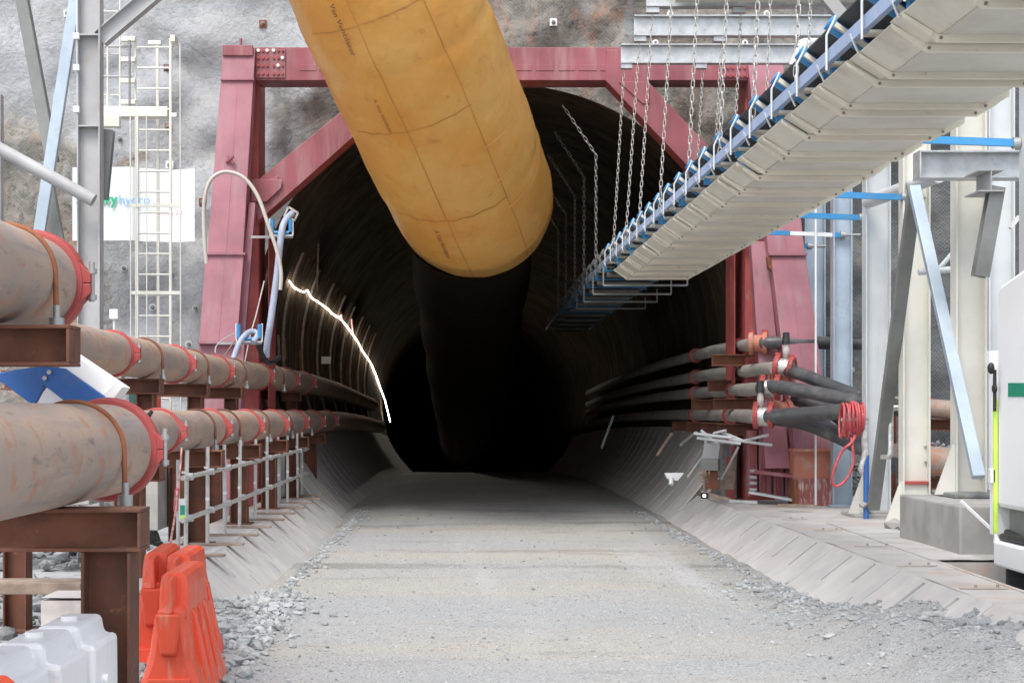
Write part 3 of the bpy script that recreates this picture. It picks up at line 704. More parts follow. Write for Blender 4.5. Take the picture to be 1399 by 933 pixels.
# near runs, close to the camera
nlow = thing('steel_pipeline', 'nearest lower rusty pipe ending in a red clamp above the brown trestle', 'pipeline', (-2.56, 8, ZLo), 'rusty steel pipelines on the left racks')
m = MB(); m.tube([(-2.56, 5.5, ZLo - .01), (-2.56, 11.9, ZLo - .01)], .32, 64); m.build('pipe_section', M['pipe'], nlow)
m = MB(); m.tube([(-2.56, 11.9, ZLo), (-2.8, 13, ZLo), (-3.75, 18.4, ZLo)], .3, 40); m.build('pipe_section', M['pipe'], nlow)
coupling(nlow, V((-2.56, 11.8, ZLo - .01)), (0, 1, 0), .32, .15, .05, .06); strap(nlow, V((-2.56, 10.75, ZLo - .01)), (0, 1, 0), .32, .018, M['rusty'])
nup = thing('steel_pipeline', 'nearest upper rusty pipe ending in a red clamp, at the left edge', 'pipeline', (-2.98, 8, 3.28), 'rusty steel pipelines on the left racks')
m = MB(); m.tube([(-2.98, 5.5, 3.27), (-2.98, 11.5, 3.27)], .32, 64); m.build('pipe_section', M['pipe'], nup)
m = MB(); m.tube([(-2.98, 11.5, 3.27), (-3.25, 12.2, 3.25), (-4.52, 15.6, 3.17), (-4.56, 18.4, 3.15)], .3, 40); m.build('pipe_section', M['pipe'], nup)
coupling(nup, V((-2.98, 11.35, 3.27)), (0, 1, 0), .32, .15, .05, .07); strap(nup, V((-2.98, 10.65, 3.27)), (0, 1, 0), .32, .018, M['rusty'])
RP = .275
plow = [(-3.7, 18.2, ZLo), (-3.95, 20.2, ZLo), (-3.95, 34, ZLo), (-3.9, 44, ZLo), (-3.9, 52, ZLo - drop(52) * .8), (-3.95, 62, ZLo - drop(62)), (-4.0, 75, ZLo - drop(75))]
pup = [(-4.56, 18.2, 3.15), (-4.58, 20.4, ZUp), (-4.62, 26, ZUp), (-4.68, 31, ZUp), (-4.33, 37, ZUp), (-4.3, 45, ZUp), (-4.3, 54, ZUp - drop(54)), (-4.35, 75, ZUp - drop(75))]
pipeline('long lower rusty pipe behind the scaffold handrail, running into the tunnel', plow, RP, [21.1, 25.2, 29.2, 33.2, 37.2, 41.2, 45.2], [24.0, 26.6, 30.6, 34.5, 38.5])
pipeline('long upper rusty pipe passing the red frame foot into the tunnel', pup, RP, [21.3, 25.9, 30.6, 35.0, 39.0, 43.0], [23.4, 27.8, 32.3, 36.6])

# trestles
def trestle(Y, label, beams, legs, grp='rusty steel trestles under the left pipes'):
    t = thing('pipe_trestle', label, 'trestle', (beams[0][0], Y, 0), grp)
    for x0, x1, ztop, h in beams:
        m = MB(); m.ibeam((x0, Y, ztop - h / 2), (x1, Y, ztop - h / 2), .3, h, .022, .016); m.build('cross_beam', M['rust'], t, .004)
        e = MB(); e.box((x1 - .02, Y - .15, ztop - h + .024), (x1 - .002, Y + .15, ztop - .024)); e.build('end_plate', M['rust'], t)
    for x, z0, z1, wd in legs:
        m = MB(); m.ibeam((x, Y, z0), (x, Y, z1), .28, wd, .02, .014, up=(1, 0, 0)); m.build('leg', M['rust'], t, .004)
        b = MB(); b.box((x - wd * .75, Y - .24, z0 - .003), (x + wd * .75, Y + .24, z0 + .02)); b.build('base_plate', M['rust'], t)
    return t
trestle(10.2, 'nearest rusty trestle under the lower pipe, beside the orange barriers', [(-4.2, (192 - VX) / F * 10.05, 1.81, .26)], [(-2.2, -.05, 1.549, .3), (-3.3, -.05, 1.549, .3)])
trestle(10.3, 'rusty bracket beam carrying the nearest upper pipe at the left edge', [(-4.6, -2.44, 2.93, .25)], [(-4.1, -.05, 2.679, .3), (-3.62, -.05, 2.679, .3)])
lab = ['rusty trestle seen through the nearest one, left of the white barriers', 'rusty trestle behind the first scaffold post', 'rusty trestle third along behind the handrail', 'rusty trestle behind the middle of the handrail', 'rusty trestle behind the far end of the handrail', 'rusty trestle standing in the tunnel mouth']
for Y, l in zip((18.6, 23.2, 27.4, 31.5, 35.6, 39.8), lab):
    xin = 0 if Y < 36 else .45
    trestle(Y, l, [(-5.1 + xin, -3.42, ZLo - RP - .005, .24), (-5.2 + xin * 1.6, -4.28 + xin * .6, ZUp - RP - .005, .22)],
            [(-3.78, ZW if Y > 18.6 else .1, ZLo - RP - .245, .28), (-4.8 + xin if Y > 18.6 else -5.05, -.05, ZLo - RP - .245, .26), (-4.5 + xin * .6, ZLo - RP, ZUp - RP - .226, .24)])

# blue and white arm between the near pipes
ar = thing('folded_jib', 'blue plate bracket clamped to a tilted white box beam between the rusty pipes', 'jib', (-3.1, 13, 2.4))
def slabpx(name, pts, Y, d, mat, bevel=.008): m = MB(); m.poly([P(x, y, Y) for x, y in pts], (0, d, 0)); return m.build(name, mat, ar, bevel)
slabpx('box_beam', [(70, 466), (98, 482), (168, 529), (152, 549), (137, 540), (40, 474)], 13.3, .3, M['whiteplastic'])
slabpx('end_cap', [(139, 541), (152, 549), (168, 529), (156, 521)], 13.27, .03, M['white'])
slabpx('box_beam', [(64, 529), (90, 548), (88, 560), (40, 565), (53, 545)], 13.5, .3, M['whiteplastic'])
slabpx('hinge_plate', [(-20, 513), (20, 505), (62, 500), (60, 530), (48, 552), (38, 549), (2, 522)], 13.1, .06, M['deepblue'])
slabpx('side_plate', [(52, 500), (88, 503), (142, 541), (146, 552), (93, 552), (56, 523)], 12.95, .06, M['deepblue'])
for px, py in ((68, 508.5), (62, 516.5)):
    m = MB(); a = P(px, py, 12.95); m.tube([a, a + V((0, -.03, 0))], .018, 8); m.build('bolt', M['steelbolt'], ar)
tag(MB().tube([P(192, 577, 12.0), P(203, 568, 12.0), P(208, 561, 12.0)], [.012, .02, .012], 8).build('cable_tail', M['black']), 'short black cable tail sticking up behind the near red clamp', 'cable')
# things behind the racks on the left
def boxthing(name, label, cat, px0, py0, px1, py1, Y, d, mat, bevel=.01):
    a, b = P(px0, py1, Y), P(px1, py0, Y); m = MB(); m.box((a.x, Y, a.z), (b.x, Y + d, b.z)); return tag(m.build(name, mat, None, bevel), label, cat)
boxthing('concrete_block', 'tall grey concrete block behind the racks beside the near clamp', 'concrete block', 176, 636, 216, 725, 26.5, 1.2, M['concgrey'], .02)
boxthing('concrete_block', 'grey concrete block seen under the nearest trestle', 'concrete block', 40, 640, 122, 690, 25.0, 1.0, M['concgrey'], .02)
boxthing('storage_bin', 'dark green bin glimpsed between the two far pipes', 'bin', 176, 538, 200, 640, 29.5, .5, M['darkgreen'])
boxthing('orange_cabinet', 'orange cabinet glimpsed between the two far pipes', 'cabinet', 201, 541, 213, 640, 29.4, .5, M['orange'])
boxthing('timber_baulk', 'grey timber baulk lying by the nearest trestle base', 'timber', -20, 796, 110, 812, 17.2, .5, M['wood'])
m = MB(); m.add([(-5.6, 13.5, .0), (-4.9, 13.5, .0), (-3.9, 17.4, .03), (-4.7, 17.4, .03)], [(0, 1, 2, 3)]); struct(m.build('path', M['walk']), 'pale concrete strip under the racks')

# ------------------------------------------------------------------ scaffold handrail
hr = thing('scaffold_handrail', 'galvanised scaffold tube handrail along the left walkway edge', 'handrail', (-3.63, 21.2, ZW))
pys = [21.2, 23.0, 24.7, 26.4, 28.2, 29.9, 31.6, 33.4, 35.1, 36.4]
for i, y in enumerate(pys):
    x = -3.63 + random.uniform(-.02, .02); h = 1.37 + random.uniform(-.02, .05)
    m = MB(); m.tube([(x, y, ZW), (x + random.uniform(-.02, .02), y, ZW + h)], .028, 12); o = m.build('post', M['railgalv'], hr)
    m = MB(); m.tube([(x - .02, y, ZW + h - .3), (x - .02, y, ZW + h - .27)], .032, 12); m.build('collar', M['white'], o); m = MB(); m.tube([(x, y, ZW + .62), (x, y, ZW + .66)], .03, 12); m.build('collar', M['white'], o)
    m = MB(); m.box((x - .25, y - .1, ZW), (x + .5, y + .1, ZW + .03)); m.build('sole_board', M['wood'], hr, .004)
    for z in (1.02, .49):
        m = MB(); m.box((x + .01, y - .05, ZW + z - .045), (x + .1, y + .05, ZW + z + .045)); m.build('clamp', M['galv'], hr, .012)
for y in (21.9, 33.9):
    m = MB(); m.tube([(-3.9, y + .4, ZW), (-3.9, y + .4, ZW + 1.2)], .026, 10); m.build('post', M['galv'], hr)
for z in (1.02, .49):
    for a, b in ((20.7, 27.6), (27.4, 31.6), (31.4, 36.9)):
        m = MB(); m.tube([(-3.565, a, ZW + z), (-3.565, b, ZW + z + random.uniform(-.01, .01))], .032, 12); m.build('rail', M['railgalv'], hr)
tg = thing('scaffold_tag', 'white inspection tag with green and yellow panels on the first post', 'tag', P(249, 700, 21.0))
m = MB(); a = P(244.5, 712, 21.1); b = P(254, 681, 21.1); m.box((a.x, 21.08, a.z), (b.x, 21.12, b.z)); m.build('tag_plate', M['white'], tg, .004)
m = MB(); a = P(246, 703, 21.07); b = P(252.5, 690, 21.07); m.box((a.x, 21.07, a.z), (b.x, 21.079, b.z)); m.build('green_panel', M['green'], tg)
m = MB(); a = P(245.5, 711, 21.07); b = P(253, 704, 21.07); m.box((a.x, 21.07, a.z), (b.x, 21.079, b.z)); m.build('yellow_panel', M['hiviz'], tg)
rp = [P(248, 612, 20.8), P(246, 640, 20.6), P(242, 668, 20.2), P(241, 690, 19.8), P(236, 722, 18.5), P(231, 752, 17.0)]
tag(MB().tube(catmull(rp, 6), .013, 6).build('rope', M['ropered']), 'thin red and white rope tied from the pipe down to the orange barriers', 'rope')
tag(MB().tube(catmull([P(242, 668, 20.2), P(241, 680, 20.15), P(240, 700, 20.1)], 5), [.03] * 10 + [.01], 6).build('rope', M['hosered']), 'short red tail knotted on the thin rope', 'rope')

# ------------------------------------------------------------------ water filled barriers
def barrier(x, y, rz, h, mat, label, ln=1.5, z0=0.0, grp=None, tw=1.0):
    t = thing('plastic_barrier', label, 'barrier', (x, y, z0), grp); t.rotation_euler = (0, 0, rz)
    prof = [(0, .27), (.12, .27), (.2, .25), (.42, .17), (.75, .125), (h - .12, .115 * tw), (h - .03, .1 * tw), (h, .06 * tw)]
    m = MB(); st = [0, .04, .2, .24, ln - .24, ln - .2, ln - .04, ln] if ln > 1 else [0, .04, .1, .2, ln - .2, ln - .12, ln - .04, ln]; ins = [.05, .0, .0, .0, .0, .0, .0, .05] if ln > 1 else [.02] + [0] * 6 + [.02]; top = [-.28, -.26, -.24, 0, 0, -.24, -.26, -.28] if ln > 1 else [0, 0, 0, 0, -.1, -.16, -.16, -.16]
    n = len(prof); ring = []
    for j, yy in enumerate(st):
        for z, hw in prof: ring.append((-max(.03, hw - ins[j]), yy, z if z < h - .2 else z + top[j]))
        for z, hw in prof[::-1]: ring.append((max(.03, hw - ins[j]), yy, z if z < h - .2 else z + top[j]))
    k = 2 * n
    m.add(ring, [(j * k + i, j * k + (i + 1) % k, (j + 1) * k + (i + 1) % k, (j + 1) * k + i) for j in range(len(st) - 1) for i in range(k)] + [tuple(range(k))[::-1], tuple(range((len(st) - 1) * k, len(st) * k))])
    def local(m, nm, p, bev): 
        me = m.mesh(nm, mat); o = bpy.data.objects.new(nm, me); C.objects.link(o); o.parent = p; ORG[o.name] = ORG[t.name]
        b = o.modifiers.new("edge", 'BEVEL'); b.width = bev if ln > 1 else bev * .8; b.segments = 3; b.limit_method = 'ANGLE'; b.angle_limit = .35; return o
    body = local(m, 'body', t, .02)
    for s in (-1, 1):
        for yy in ((.42, .75, 1.08) if ln > 1 else (.3,)):
            r = MB(); r.hexa([(s * .1, yy - .07, .2), (s * .285, yy - .09, .1), (s * .285, yy + .09, .1), (s * .1, yy + .07, .2)], [(s * .05, yy - .05, h - .2), (s * .155, yy - .05, h - .35), (s * .155, yy + .05, h - .35), (s * .05, yy + .05, h - .2)]); local(r, 'rib', t, .012)
    if ln < 1: 
        e = MB(); e.tube([(.16, .12, h - .42), (.22, .12, h - .42)], .035, 10); local(e, 'plug', t, .006); return t
    e = MB(); e.hexa([(-.06, -.09, h - .62), (.06, -.09, h - .62), (.06, .02, h - .66), (-.06, .02, h - .66)], [(-.1, -.12, h - .3), (.1, -.12, h - .3), (.1, .02, h - .3), (-.1, .02, h - .3)]); local(e, 'connector', t, .02)
    e = MB(); e.hexa([(-.035, -.09, h - .3), (.035, -.09, h - .3), (.035, .24, h - .3), (-.035, .24, h - .3)], [(-.02, -.05, h - .04), (.02, -.05, h - .04), (.02, .24, h - .02), (-.02, .24, h - .02)]); local(e, 'tongue', t, .012)
    e = MB(); e.hexa([(-.2, -.03, .02), (.2, -.03, .02), (.2, .03, .02), (-.2, .03, .02)], [(-.17, -.03, .28), (.17, -.03, .28), (.17, .03, .28), (-.17, .03, .28)]); local(e, 'foot', t, .012)
    return t
og, wg = 'orange plastic barriers by the rubble', 'white plastic barriers in front of the trestle'
barrier((231 - VX) / 172, 13.2, .02, 1.1, M['orange'], 'front orange plastic barrier with a raised centre tongue beside the rubble', grp=og)
barrier((238 - VX) / 154, 14.75, .02, 1.12, M['orange'], 'orange plastic barrier right behind the front one', 1.4, grp=og)
barrier((206 - VX) / 153, 14.9, .06, 1.12, M['orange'], 'orange plastic barrier with the rope tied on, half hidden by the trestle leg', grp=og)
def block_barrier(x, y, label, ln=.62):
    t = thing('plastic_barrier', label, 'barrier', (x, y, 0), wg)
    m = MB(); pr = [(-.27, 0), (.27, 0), (.27, .14), (.2, .3), (.17, .6), (.165, 1.08), (.09, 1.08), (.07, 1.19), (-.165, 1.19), (-.17, .6), (-.2, .3), (-.27, .14)]
    m.poly([(x + a, y, z) for a, z in pr], (0, ln, 0)); m.build('body', M['whiteplastic'], t, .028)
    m = MB(); m.hexa([(x - .14, y - .05, .72), (x + .03, y - .05, .72), (x + .02, y - .05, 1.13), (x - .13, y - .05, 1.13)], [(x - .15, y + .02, .7), (x + .05, y + .02, .7), (x + .04, y + .02, 1.16), (x - .14, y + .02, 1.16)]); m.build('front_pad', M['whiteplastic'], t, .02)
    m = MB(); m.hexa([(x - .2, y - .06, .05), (x + .2, y - .06, .05), (x + .14, y - .05, .6), (x - .14, y - .05, .6)], [(x - .2, y + .02, .05), (x + .2, y + .02, .05), (x + .15, y + .02, .62), (x - .15, y + .02, .62)]); m.build('lower_pad', M['whiteplastic'], t, .02)
    m = MB(); m.tube([(x + .16, y + .2, .86), (x + .2, y + .2, .86)], .035, 12); m.build('plug', M['whiteplastic'], t, .005)
    m = MB(); m.tube([(x - .05, y + .3, 1.18), (x - .05, y + .3, 1.215)], .05, 14); m.build('filler_cap', M['whiteplastic'], t, .006)
block_barrier(-2.27, 9.35, 'tallest looking white plastic barrier, against the rusty trestle leg')
block_barrier(-2.29, 8.65, 'middle white plastic barrier of the row')
block_barrier(-2.34, 8.0, 'white plastic barrier nearest the left edge')
barrier(-2.08, 6.0, .0, 1.25, M['orange'], 'orange plastic barrier cut off by the bottom left corner', grp=og)

# ------------------------------------------------------------------ left gantry, ladder, sign
lg = thing('steel_gantry', 'grey steel gantry column with diagonal braces at the upper left', 'gantry', (-6.15, 27, 0))
xg = -6.15
m = MB(); m.ibeam((xg, 27, -.05), (xg, 27, 11.5), .3, .37, .022, .016, up=(1, 0, 0)); m.build('column', M['grey'], lg, .004)
for py in (50, 174):
    m = MB(); z = CH - (py - VY) / F * 27; m.box((xg - .163, 26.86, z - .012), (xg + .163, 27.14, z + .012)); m.build('stiffener', M['grey'], lg)
m = MB(); m.ibeam(P(137, 54, 27), P(215, -12, 27), .22, .26, .016, .012, up=(0, 0, 1)); m.build('knee_brace', M['grey'], lg)
m = MB(); m.tube([P(-40, 182, 26.6), P(128, 274, 26.6)], .105, 20); m.build('tube_strut', M['grey'], lg)
m = MB(); m.bar(P(25, -30, 28), P(72, 222, 28), .2, .2, (0, 1, 0)); m.bar(P(60, 222, 28), P(80, 330, 28), .2, .14, (0, 1, 0)); m.build('diagonal', M['darkgrey'], lg, .01)
m = MB(); m.bar(P(106, -20, 27.6), P(54, 318, 27.6), .19, .12, (0, 1, 0)); m.build('diagonal', M['galvblue'], lg, .01)
m = MB(); m.ibeam(P(148, 178, 27.3), P(139, 272, 27.3), .2, .17, up=(0, 1, 0)); m.build('hanger_brace', M['darkgrey'], lg)
m = MB(); m.tube([P(105.5, -10, 26.9), P(106.5, 150, 26.9)], .02, 8); m.build('riser_tube', M['white'], lg)
for py in (50, 93, 150):
    m = MB(); a = P(104.5, py, 26.85); m.box(a - V((.05, .04, .05)), a + V((.05, .04, .05))); m.build('clip', M['white'], lg, .01)
m = MB(); m.bar(P(-2, 130, 28.3), P(-2, 420, 28.3), .12, .2, (0, 1, 0)); m.build('edge_post', M['grey'], lg)

YL = 30.0
la = thing('access_ladder', 'caged cream access ladder rising past the white sign on the rock wall', 'ladder', P(210, 600, YL))
def tubepx(nm, pts, r, mat, par, Y=YL, n=8): 
    m = MB(); m.tube([P(x, y, Y) if not hasattr(y, '__len__') else P(x, y[0], y[1]) for x, y in pts], r, n); return m.build(nm, mat, par)
for px in (187.5, 233): 
    m = MB(); m.bar(P(px, 53 if px > 200 else 158, YL), P(px, 640, YL), .045, .06, (0, 1, 0)); m.build('stile', M['cream'], la)
for k in range(20):
    tubepx('rung', [(187.5, 65 + 28.2 * k), (233, 65 + 28.2 * k)], .018, M['cream'], la)
for py in (281, 400):
    c0 = P(179, py, YL); m = MB(); pts = [P(179, py, YL), P(179, py, YL - .5)] + [P(210, py, YL - .75)] + [P(247, py, YL - .5), P(247, py, YL)]
    m.bar(P(178, py, YL - .02), P(246, py, YL - .02), .04, .06); m.build('cage_hoop', M['cream'], la)
for px in (178, 185, 200, 246):
    tubepx('cage_bar', [(px, 158 if px < 240 else 60), (px + 1, 620)], .011, M['cream'], la, YL - .3)
for px in (215,):
    m = MB(); m.bar(P(px, 60, YL + .5), P(px + 2, 640, YL + .5), .05, .05, (0, 1, 0)); m.build('back_rail', M['cream'], la)
lp = thing('ladder_platform', 'small cream landing with tube guardrails at the top of the ladder', 'platform', P(185, 160, YL))
m = MB(); m.box(P(134, 159.5, YL - .02), P(233, 150, YL + .3)); m.build('deck', M['cream'], lp, .01)
m = MB(); m.box(P(136, 173, YL - .2), P(166, 161, YL)); m.build('bracket', M['cream'], lp, .01)
m = MB(); m.box(P(233, 160, YL - .32), P(243, 156, YL - .2)); m.build('toe_clip', M['white'], lp, .01)
for px in (147, 164, 185): tubepx('guard_post', [(px, 60 if px < 180 else 53), (px, 150)], .02, M['cream'], lp, YL + .1)
tubepx('upper_post', [(164, -20), (164, 60)], .017, M['cream'], lp); tubepx('upper_post', [(177, 55), (177, 150)], .02, M['darkgrey'], lp)
for py in (64, 105): tubepx('guard_rail', [(136, py), (180, py)], .022, M['grey'], lp, YL + .1)
for py in (16, 74, 130): tubepx('guard_rail', [(133, py), (165, py)], .013, M['cream'], lp, YL + .15)
for k, py in enumerate((54, 82, 111, 140)): 
    m = MB(); m.box(P(165, py + 2.2, YL), P(186, py - 2.2, YL + .12)); m.build('step', M['cream'], lp, .006)
m = MB(); m.box(P(202, 61, YL), P(221, 57, YL + .1)); m.build('top_clip', M['cream'], lp, .006); m = MB(); m.box(P(232, 57, YL - .3), P(243, 53, YL)); m.build('top_clip', M['cream'], lp, .006)

YS = 35.2
sg = thing('site_sign', 'white banner sign with green and blue lettering on the rock wall behind the ladder', 'sign', P(183, 330, YS))
m = MB(); xs = [99, 140, 181, 192, 232, 246, 266]; tp = [229, 228.5, 228, 230, 232, 232, 230]; yo = [0, -.02, -.04, .05, .02, 0, -.06]
vs = []
for x, t, o in zip(xs, tp, yo): vs += [P(x, 329 + (t - 229) * .6, YS + o), P(x, t, YS + o), P(x, t, YS + o + .03), P(x, 329, YS + o + .03)]
m.add(vs, [(i * 4 + k, i * 4 + (k + 1) % 4, (i + 1) * 4 + (k + 1) % 4, (i + 1) * 4 + k) for i in range(6) for k in range(4)] + [(0, 3, 2, 1), (24, 25, 26, 27)])
m.build('board', M['sign'], sg)
def sign_text(txt, px, py, wpx, hk, mat, Y=YS - .075, bold=0.0):
    me = text_mesh(txt, 1.0); xs = [v.co.x for v in me.vertices]; w0 = max(xs) - min(xs); k = wpx / F * Y / w0; a = P(px, py, Y)
    for v in me.vertices: v.co = V((a.x + (v.co.x - min(xs)) * k, Y, a.z + v.co.y * k * hk)) - ORG[sg.name]
    me.materials.clear(); me.materials.append(mat); o = bpy.data.objects.new('lettering', me); C.objects.link(o); o.parent = sg
for dx in (0, .8, 1.5): sign_text('snowy', 104 + dx, 279 - .0, 56, 1.0, M['txtgreen'], YS - .075 - dx * .002)
sign_text('hydro', 163, 279, 42, 1.0, M['txtblue'])
sign_text('R E S T O R I N G   P O W E R', 138, 290.5, 42, 1.0, M['txtgrey'])
sign_text('snowy 2.0', 217, 294, 32, 1.1, M['txtred'])

# rock bolt plates on the face
def bolt_plate(px, py, sz, mat, label, rnd=False, Y=36.15):
    a = P(px, py, Y); r = sz / 2 / F * Y
    x, z = a.x, a.z; rr = math.hypot(x - XC, z - ZC); k = min(1, (rr - R) / 1.2)
    f = noise.fractal(V((x * .35, z * .35, 1)), 1, 2, 5) * .32 + abs(noise.noise(V((x * .8, z * .8, 7)))) * .3 + (.35 - abs(noise.noise(V((x * .55 + 3, z * .55, 2))))) * .22
    if x > -4: f += noise.fractal(V((x * 1.1, z * .8, 4)), .9, 2.1, 4) * .16
    y = YF + .05 - k * f; a = V((x, y, z))
    t = thing('rock_bolt', label, 'rock bolt', tuple(a), 'rock bolt plates on the face')
    m = MB()
    if rnd: m.tube([a + V((0, .2, 0)), a + V((0, -.03, 0))], r, 16)
    else: m.box(a + V((-r, -.04, -r)), a + V((r, .2, r)))
    m.build('plate', mat, t, .006)
    m = MB(); m.tube([a + V((0, 0, 0)), a + V((0, -.12, .0))], .028, 8); m.tube([a + V((0, -.03, 0)), a + V((0, -.07, 0))], .05, 6); m.build('bolt', M['darkgrey'], t)
for px, py, sz, mt, l, rd in (
    (87, 14, 10, 'white', 'pale square rock bolt plate on light shotcrete above the left gantry braces', 0),
    (355, 25, 10, 'rusty', 'rusty square rock bolt plate above the red frame corner', 0),
    (223, 87, 9, 'rusty', 'rusty rock bolt plate behind the upper ladder rungs', 0),
    (224, 168, 9, 'rusty', 'rusty rock bolt plate just below the ladder landing', 0),
    (226, 221, 11, 'white', 'pale square rock bolt plate just above the white sign', 0),
    (273, 273, 10, 'rusty', 'rusty rock bolt plate between the white sign and the red column', 0),
    (165, 365, 9, 'paleste', 'round pale rock bolt plate below the sign, left of the ladder', 1),
    (229, 372, 8, 'paleste', 'round pale rock bolt plate just below the sign behind the ladder', 1),
    (202, 418, 10, 'paleste', 'round pale rock bolt plate low behind the ladder', 1),
    (264, 420, 9, 'paleste', 'round pale rock bolt plate between ladder and red column', 1),
    (253, 469, 10, 'paleste', 'lowest round pale rock bolt plate, just above the rusty pipe', 1),
    (159, 186, 6, 'rusty', 'small rusty rock bolt right of the gantry column', 1),
    (757, 27, 10, 'white', 'pale square rock bolt plate on bare rock above the red top beam', 0),
    (1168, 505, 8, 'paleste', 'round pale rock bolt plate low on the dark rock at the right', 1)):
    bolt_plate(px, py, sz, M[mt], l, bool(rd))
jb = thing('junction_box', 'small white junction box on a pipe stem in front of the rock wall', 'junction box', P(156, 450, 30))
m = MB(); m.box(P(149, 436, 30), P(163, 423, 30.12)); m.build('box', M['white'], jb, .012)
m = MB(); m.tube([P(156, 436, 30.06), P(156, 470, 30.06)], .022, 8); m.build('stem', M['white'], jb)

# hoses and cable cradles at the left of the portal
tag(MB().tube(catmull([P(282, 360, 33.0), P(279, 320, 33.0), P(279, 275, 33.0), P(288, 246, 33.0), P(308, 235, 33.0), P(333, 243, 33.0), P(352, 268, 33.0), P(366, 306, 33.0), P(378, 342, 33.0), P(384, 372, 33.0), P(383, 396, 33.0)], 8), .038, 12).build('looped_conduit', M['hosebeige']), 'beige conduit looping over the left red column', 'conduit')
tag(MB().tube(catmull([P(399, 292, 33.6), P(388, 305, 33.3), P(383, 330, 33.2), P(379, 370, 33.2), P(371, 430, 33.2), P(365, 470, 33.3), P(364, 487, 33.4)], 8), .068, 14).build('hanging_hose', M['hosegrey']), 'thick blue grey hose hanging from the upper blue cradle', 'hose')
tag(MB().tube(catmull([P(346, 468, 32.6), P(352, 456, 32.8), P(342, 453, 32.8), P(331, 462, 32.6), P(323, 478, 32.5), P(316, 500, 32.4)], 8), .055, 12).build('draped_hose', M['hosegrey']), 'blue grey hose draped over the lower blue cradle', 'hose')
tag(MB().tube(catmull([P(382, 488, 33.8), P(365, 495, 33.4), P(352, 470, 33.1)], 8), .05, 10).build('black_hose', M['black']), 'short black hose under the lower blue cradle', 'hose')
for (x0, x1, y0, y1, Yc_, l) in ((369, 400, 299, 320, 33.3, 'upper blue roller cradle beside the left red brace'), (323, 358, 442, 465, 32.7, 'lower blue roller cradle in front of the left red column')):
    t = thing('cable_cradle', l, 'cradle', P((x0 + x1) / 2, y1, Yc_), 'blue cable cradles at the portal')
    for px in (x0 + 3, x1 - 3):
        m = MB(); m.tube([P(px, y0 + 1, Yc_), P(px, y1 - 3, Yc_)], .045, 10); m.build('roller', M['blue'], t)
    m = MB(); m.tube([P(x0 + 5, y1 - 2, Yc_), P(x1 - 5, y1 - 2, Yc_)], .04, 10); m.build('roller', M['blue'], t)
    m = MB(); m.bar(P(x0, y0, Yc_ + .02), P(x0, y1 + 2, Yc_ + .02), .03, .06, (0, 1, 0)); m.bar(P(x1, y0, Yc_ + .02), P(x1, y1 + 2, Yc_ + .02), .03, .06, (0, 1, 0)); m.bar(P(x0, y1 + 2, Yc_ + .02), P(x1, y1 + 2, Yc_ + .02), .06, .03); m.build('bracket', M['white'], t)
    m = MB(); m.bar(P(x0 - 26, y1 + 4, Yc_ + .1), P(x1, y1 + 4, Yc_ + .1), .05, .05); m.build('arm', M['grey'], t)
m = MB(); m.bar(P(388, 296, 33.6), P(394, 283, 33.6), .03, .04); m.bar(P(394, 283, 33.6), P(407, 291, 33.6), .03, .04); m.bar(P(407, 291, 33.6), P(402, 302, 33.6), .03, .04)
tag(m.build('hose_guide', M['hosebeige']), 'small beige square hose frame above the upper blue cradle', 'bracket')
for pts, mt, l in (([P(361, 384, 33.6), P(350, 430, 33.4), P(341, 462, 33.2), P(330, 520, 33.0)], 'hosebeige', 'thin pale cable hanging in front of the left red column'),
                   ([P(322, 464, 32.7), P(312, 478, 32.6), P(303, 490, 32.4)], 'wood', 'thin tan cable dropping from the lower cradle'),
                   ([P(322, 455, 32.7), P(308, 462, 32.6), P(296, 472, 32.5), P(294, 482, 32.4)], 'grey', 'thin grey cable sagging from the lower cradle')):
    tag(MB().tube(catmull(pts, 6), .014, 6).build('cable', M[mt]), l, 'cable', 'thin cables at the left of the portal')

# LED strip on the tunnel wall, found where the sight line meets the lining
def hit_wall(px, py, rr=R - .07):
    lo, hi = 36.7, 170.0
    def ins(Y): p = P(px, py, Y); return math.hypot(p.x - XC - lat(Y), p.z - ZC + drop(Y)) < rr
    if not ins(lo): return P(px, py, lo)
    while hi - lo > .01:
        mid = (lo + hi) / 2
        if ins(mid): lo = mid
        else: hi = mid
    return P(px, py, lo)
lpx = [(395, 384), (402, 393), (409, 397), (415, 399), (420, 396.5), (423, 403), (427, 408), (435, 413), (442, 418), (449, 423), (453, 428), (459, 432), (463, 433), (469, 440), (474, 446), (478, 452), (482, 457), (487, 464), (491, 471), (495, 479), (499, 485), (504, 492), (508, 499), (511, 506), (514, 513), (516, 520), (519, 528), (522, 536), (526, 547), (529, 559), (533, 576)]
ls = thing('light_strip', 'glowing white light strip sagging along the left tunnel wall', 'light strip', tuple(hit_wall(395, 384)))
m = MB(); pts = [hit_wall(*q) for q in lpx]; m.tube(pts, [.009 + .00025 * (p.y - 36) + .004 * (i % 2) for i, p in enumerate(pts)], 6); m.build('tube', M['led'], ls)
for i, (px, py0, py1, mt) in enumerate(((372, 470, 500, 'rusty'), (380, 458, 492, 'wood'), (388, 462, 490, 'orangeprimer'), (410, 478, 512, 'rusty'), (433, 395, 330, 'lining'), (480, 434, 455, 'hosered'), (466, 428, 447, 'hosered'), (367, 440, 492, 'lining'))):
    a, b = hit_wall(px, py0, R - .05), hit_wall(px + 2, py1, R - .05)
    m = MB(); m.bar(a, b, .1, .05, (1, 0, 0)); m.build('wall_bar', M[mt], tun)
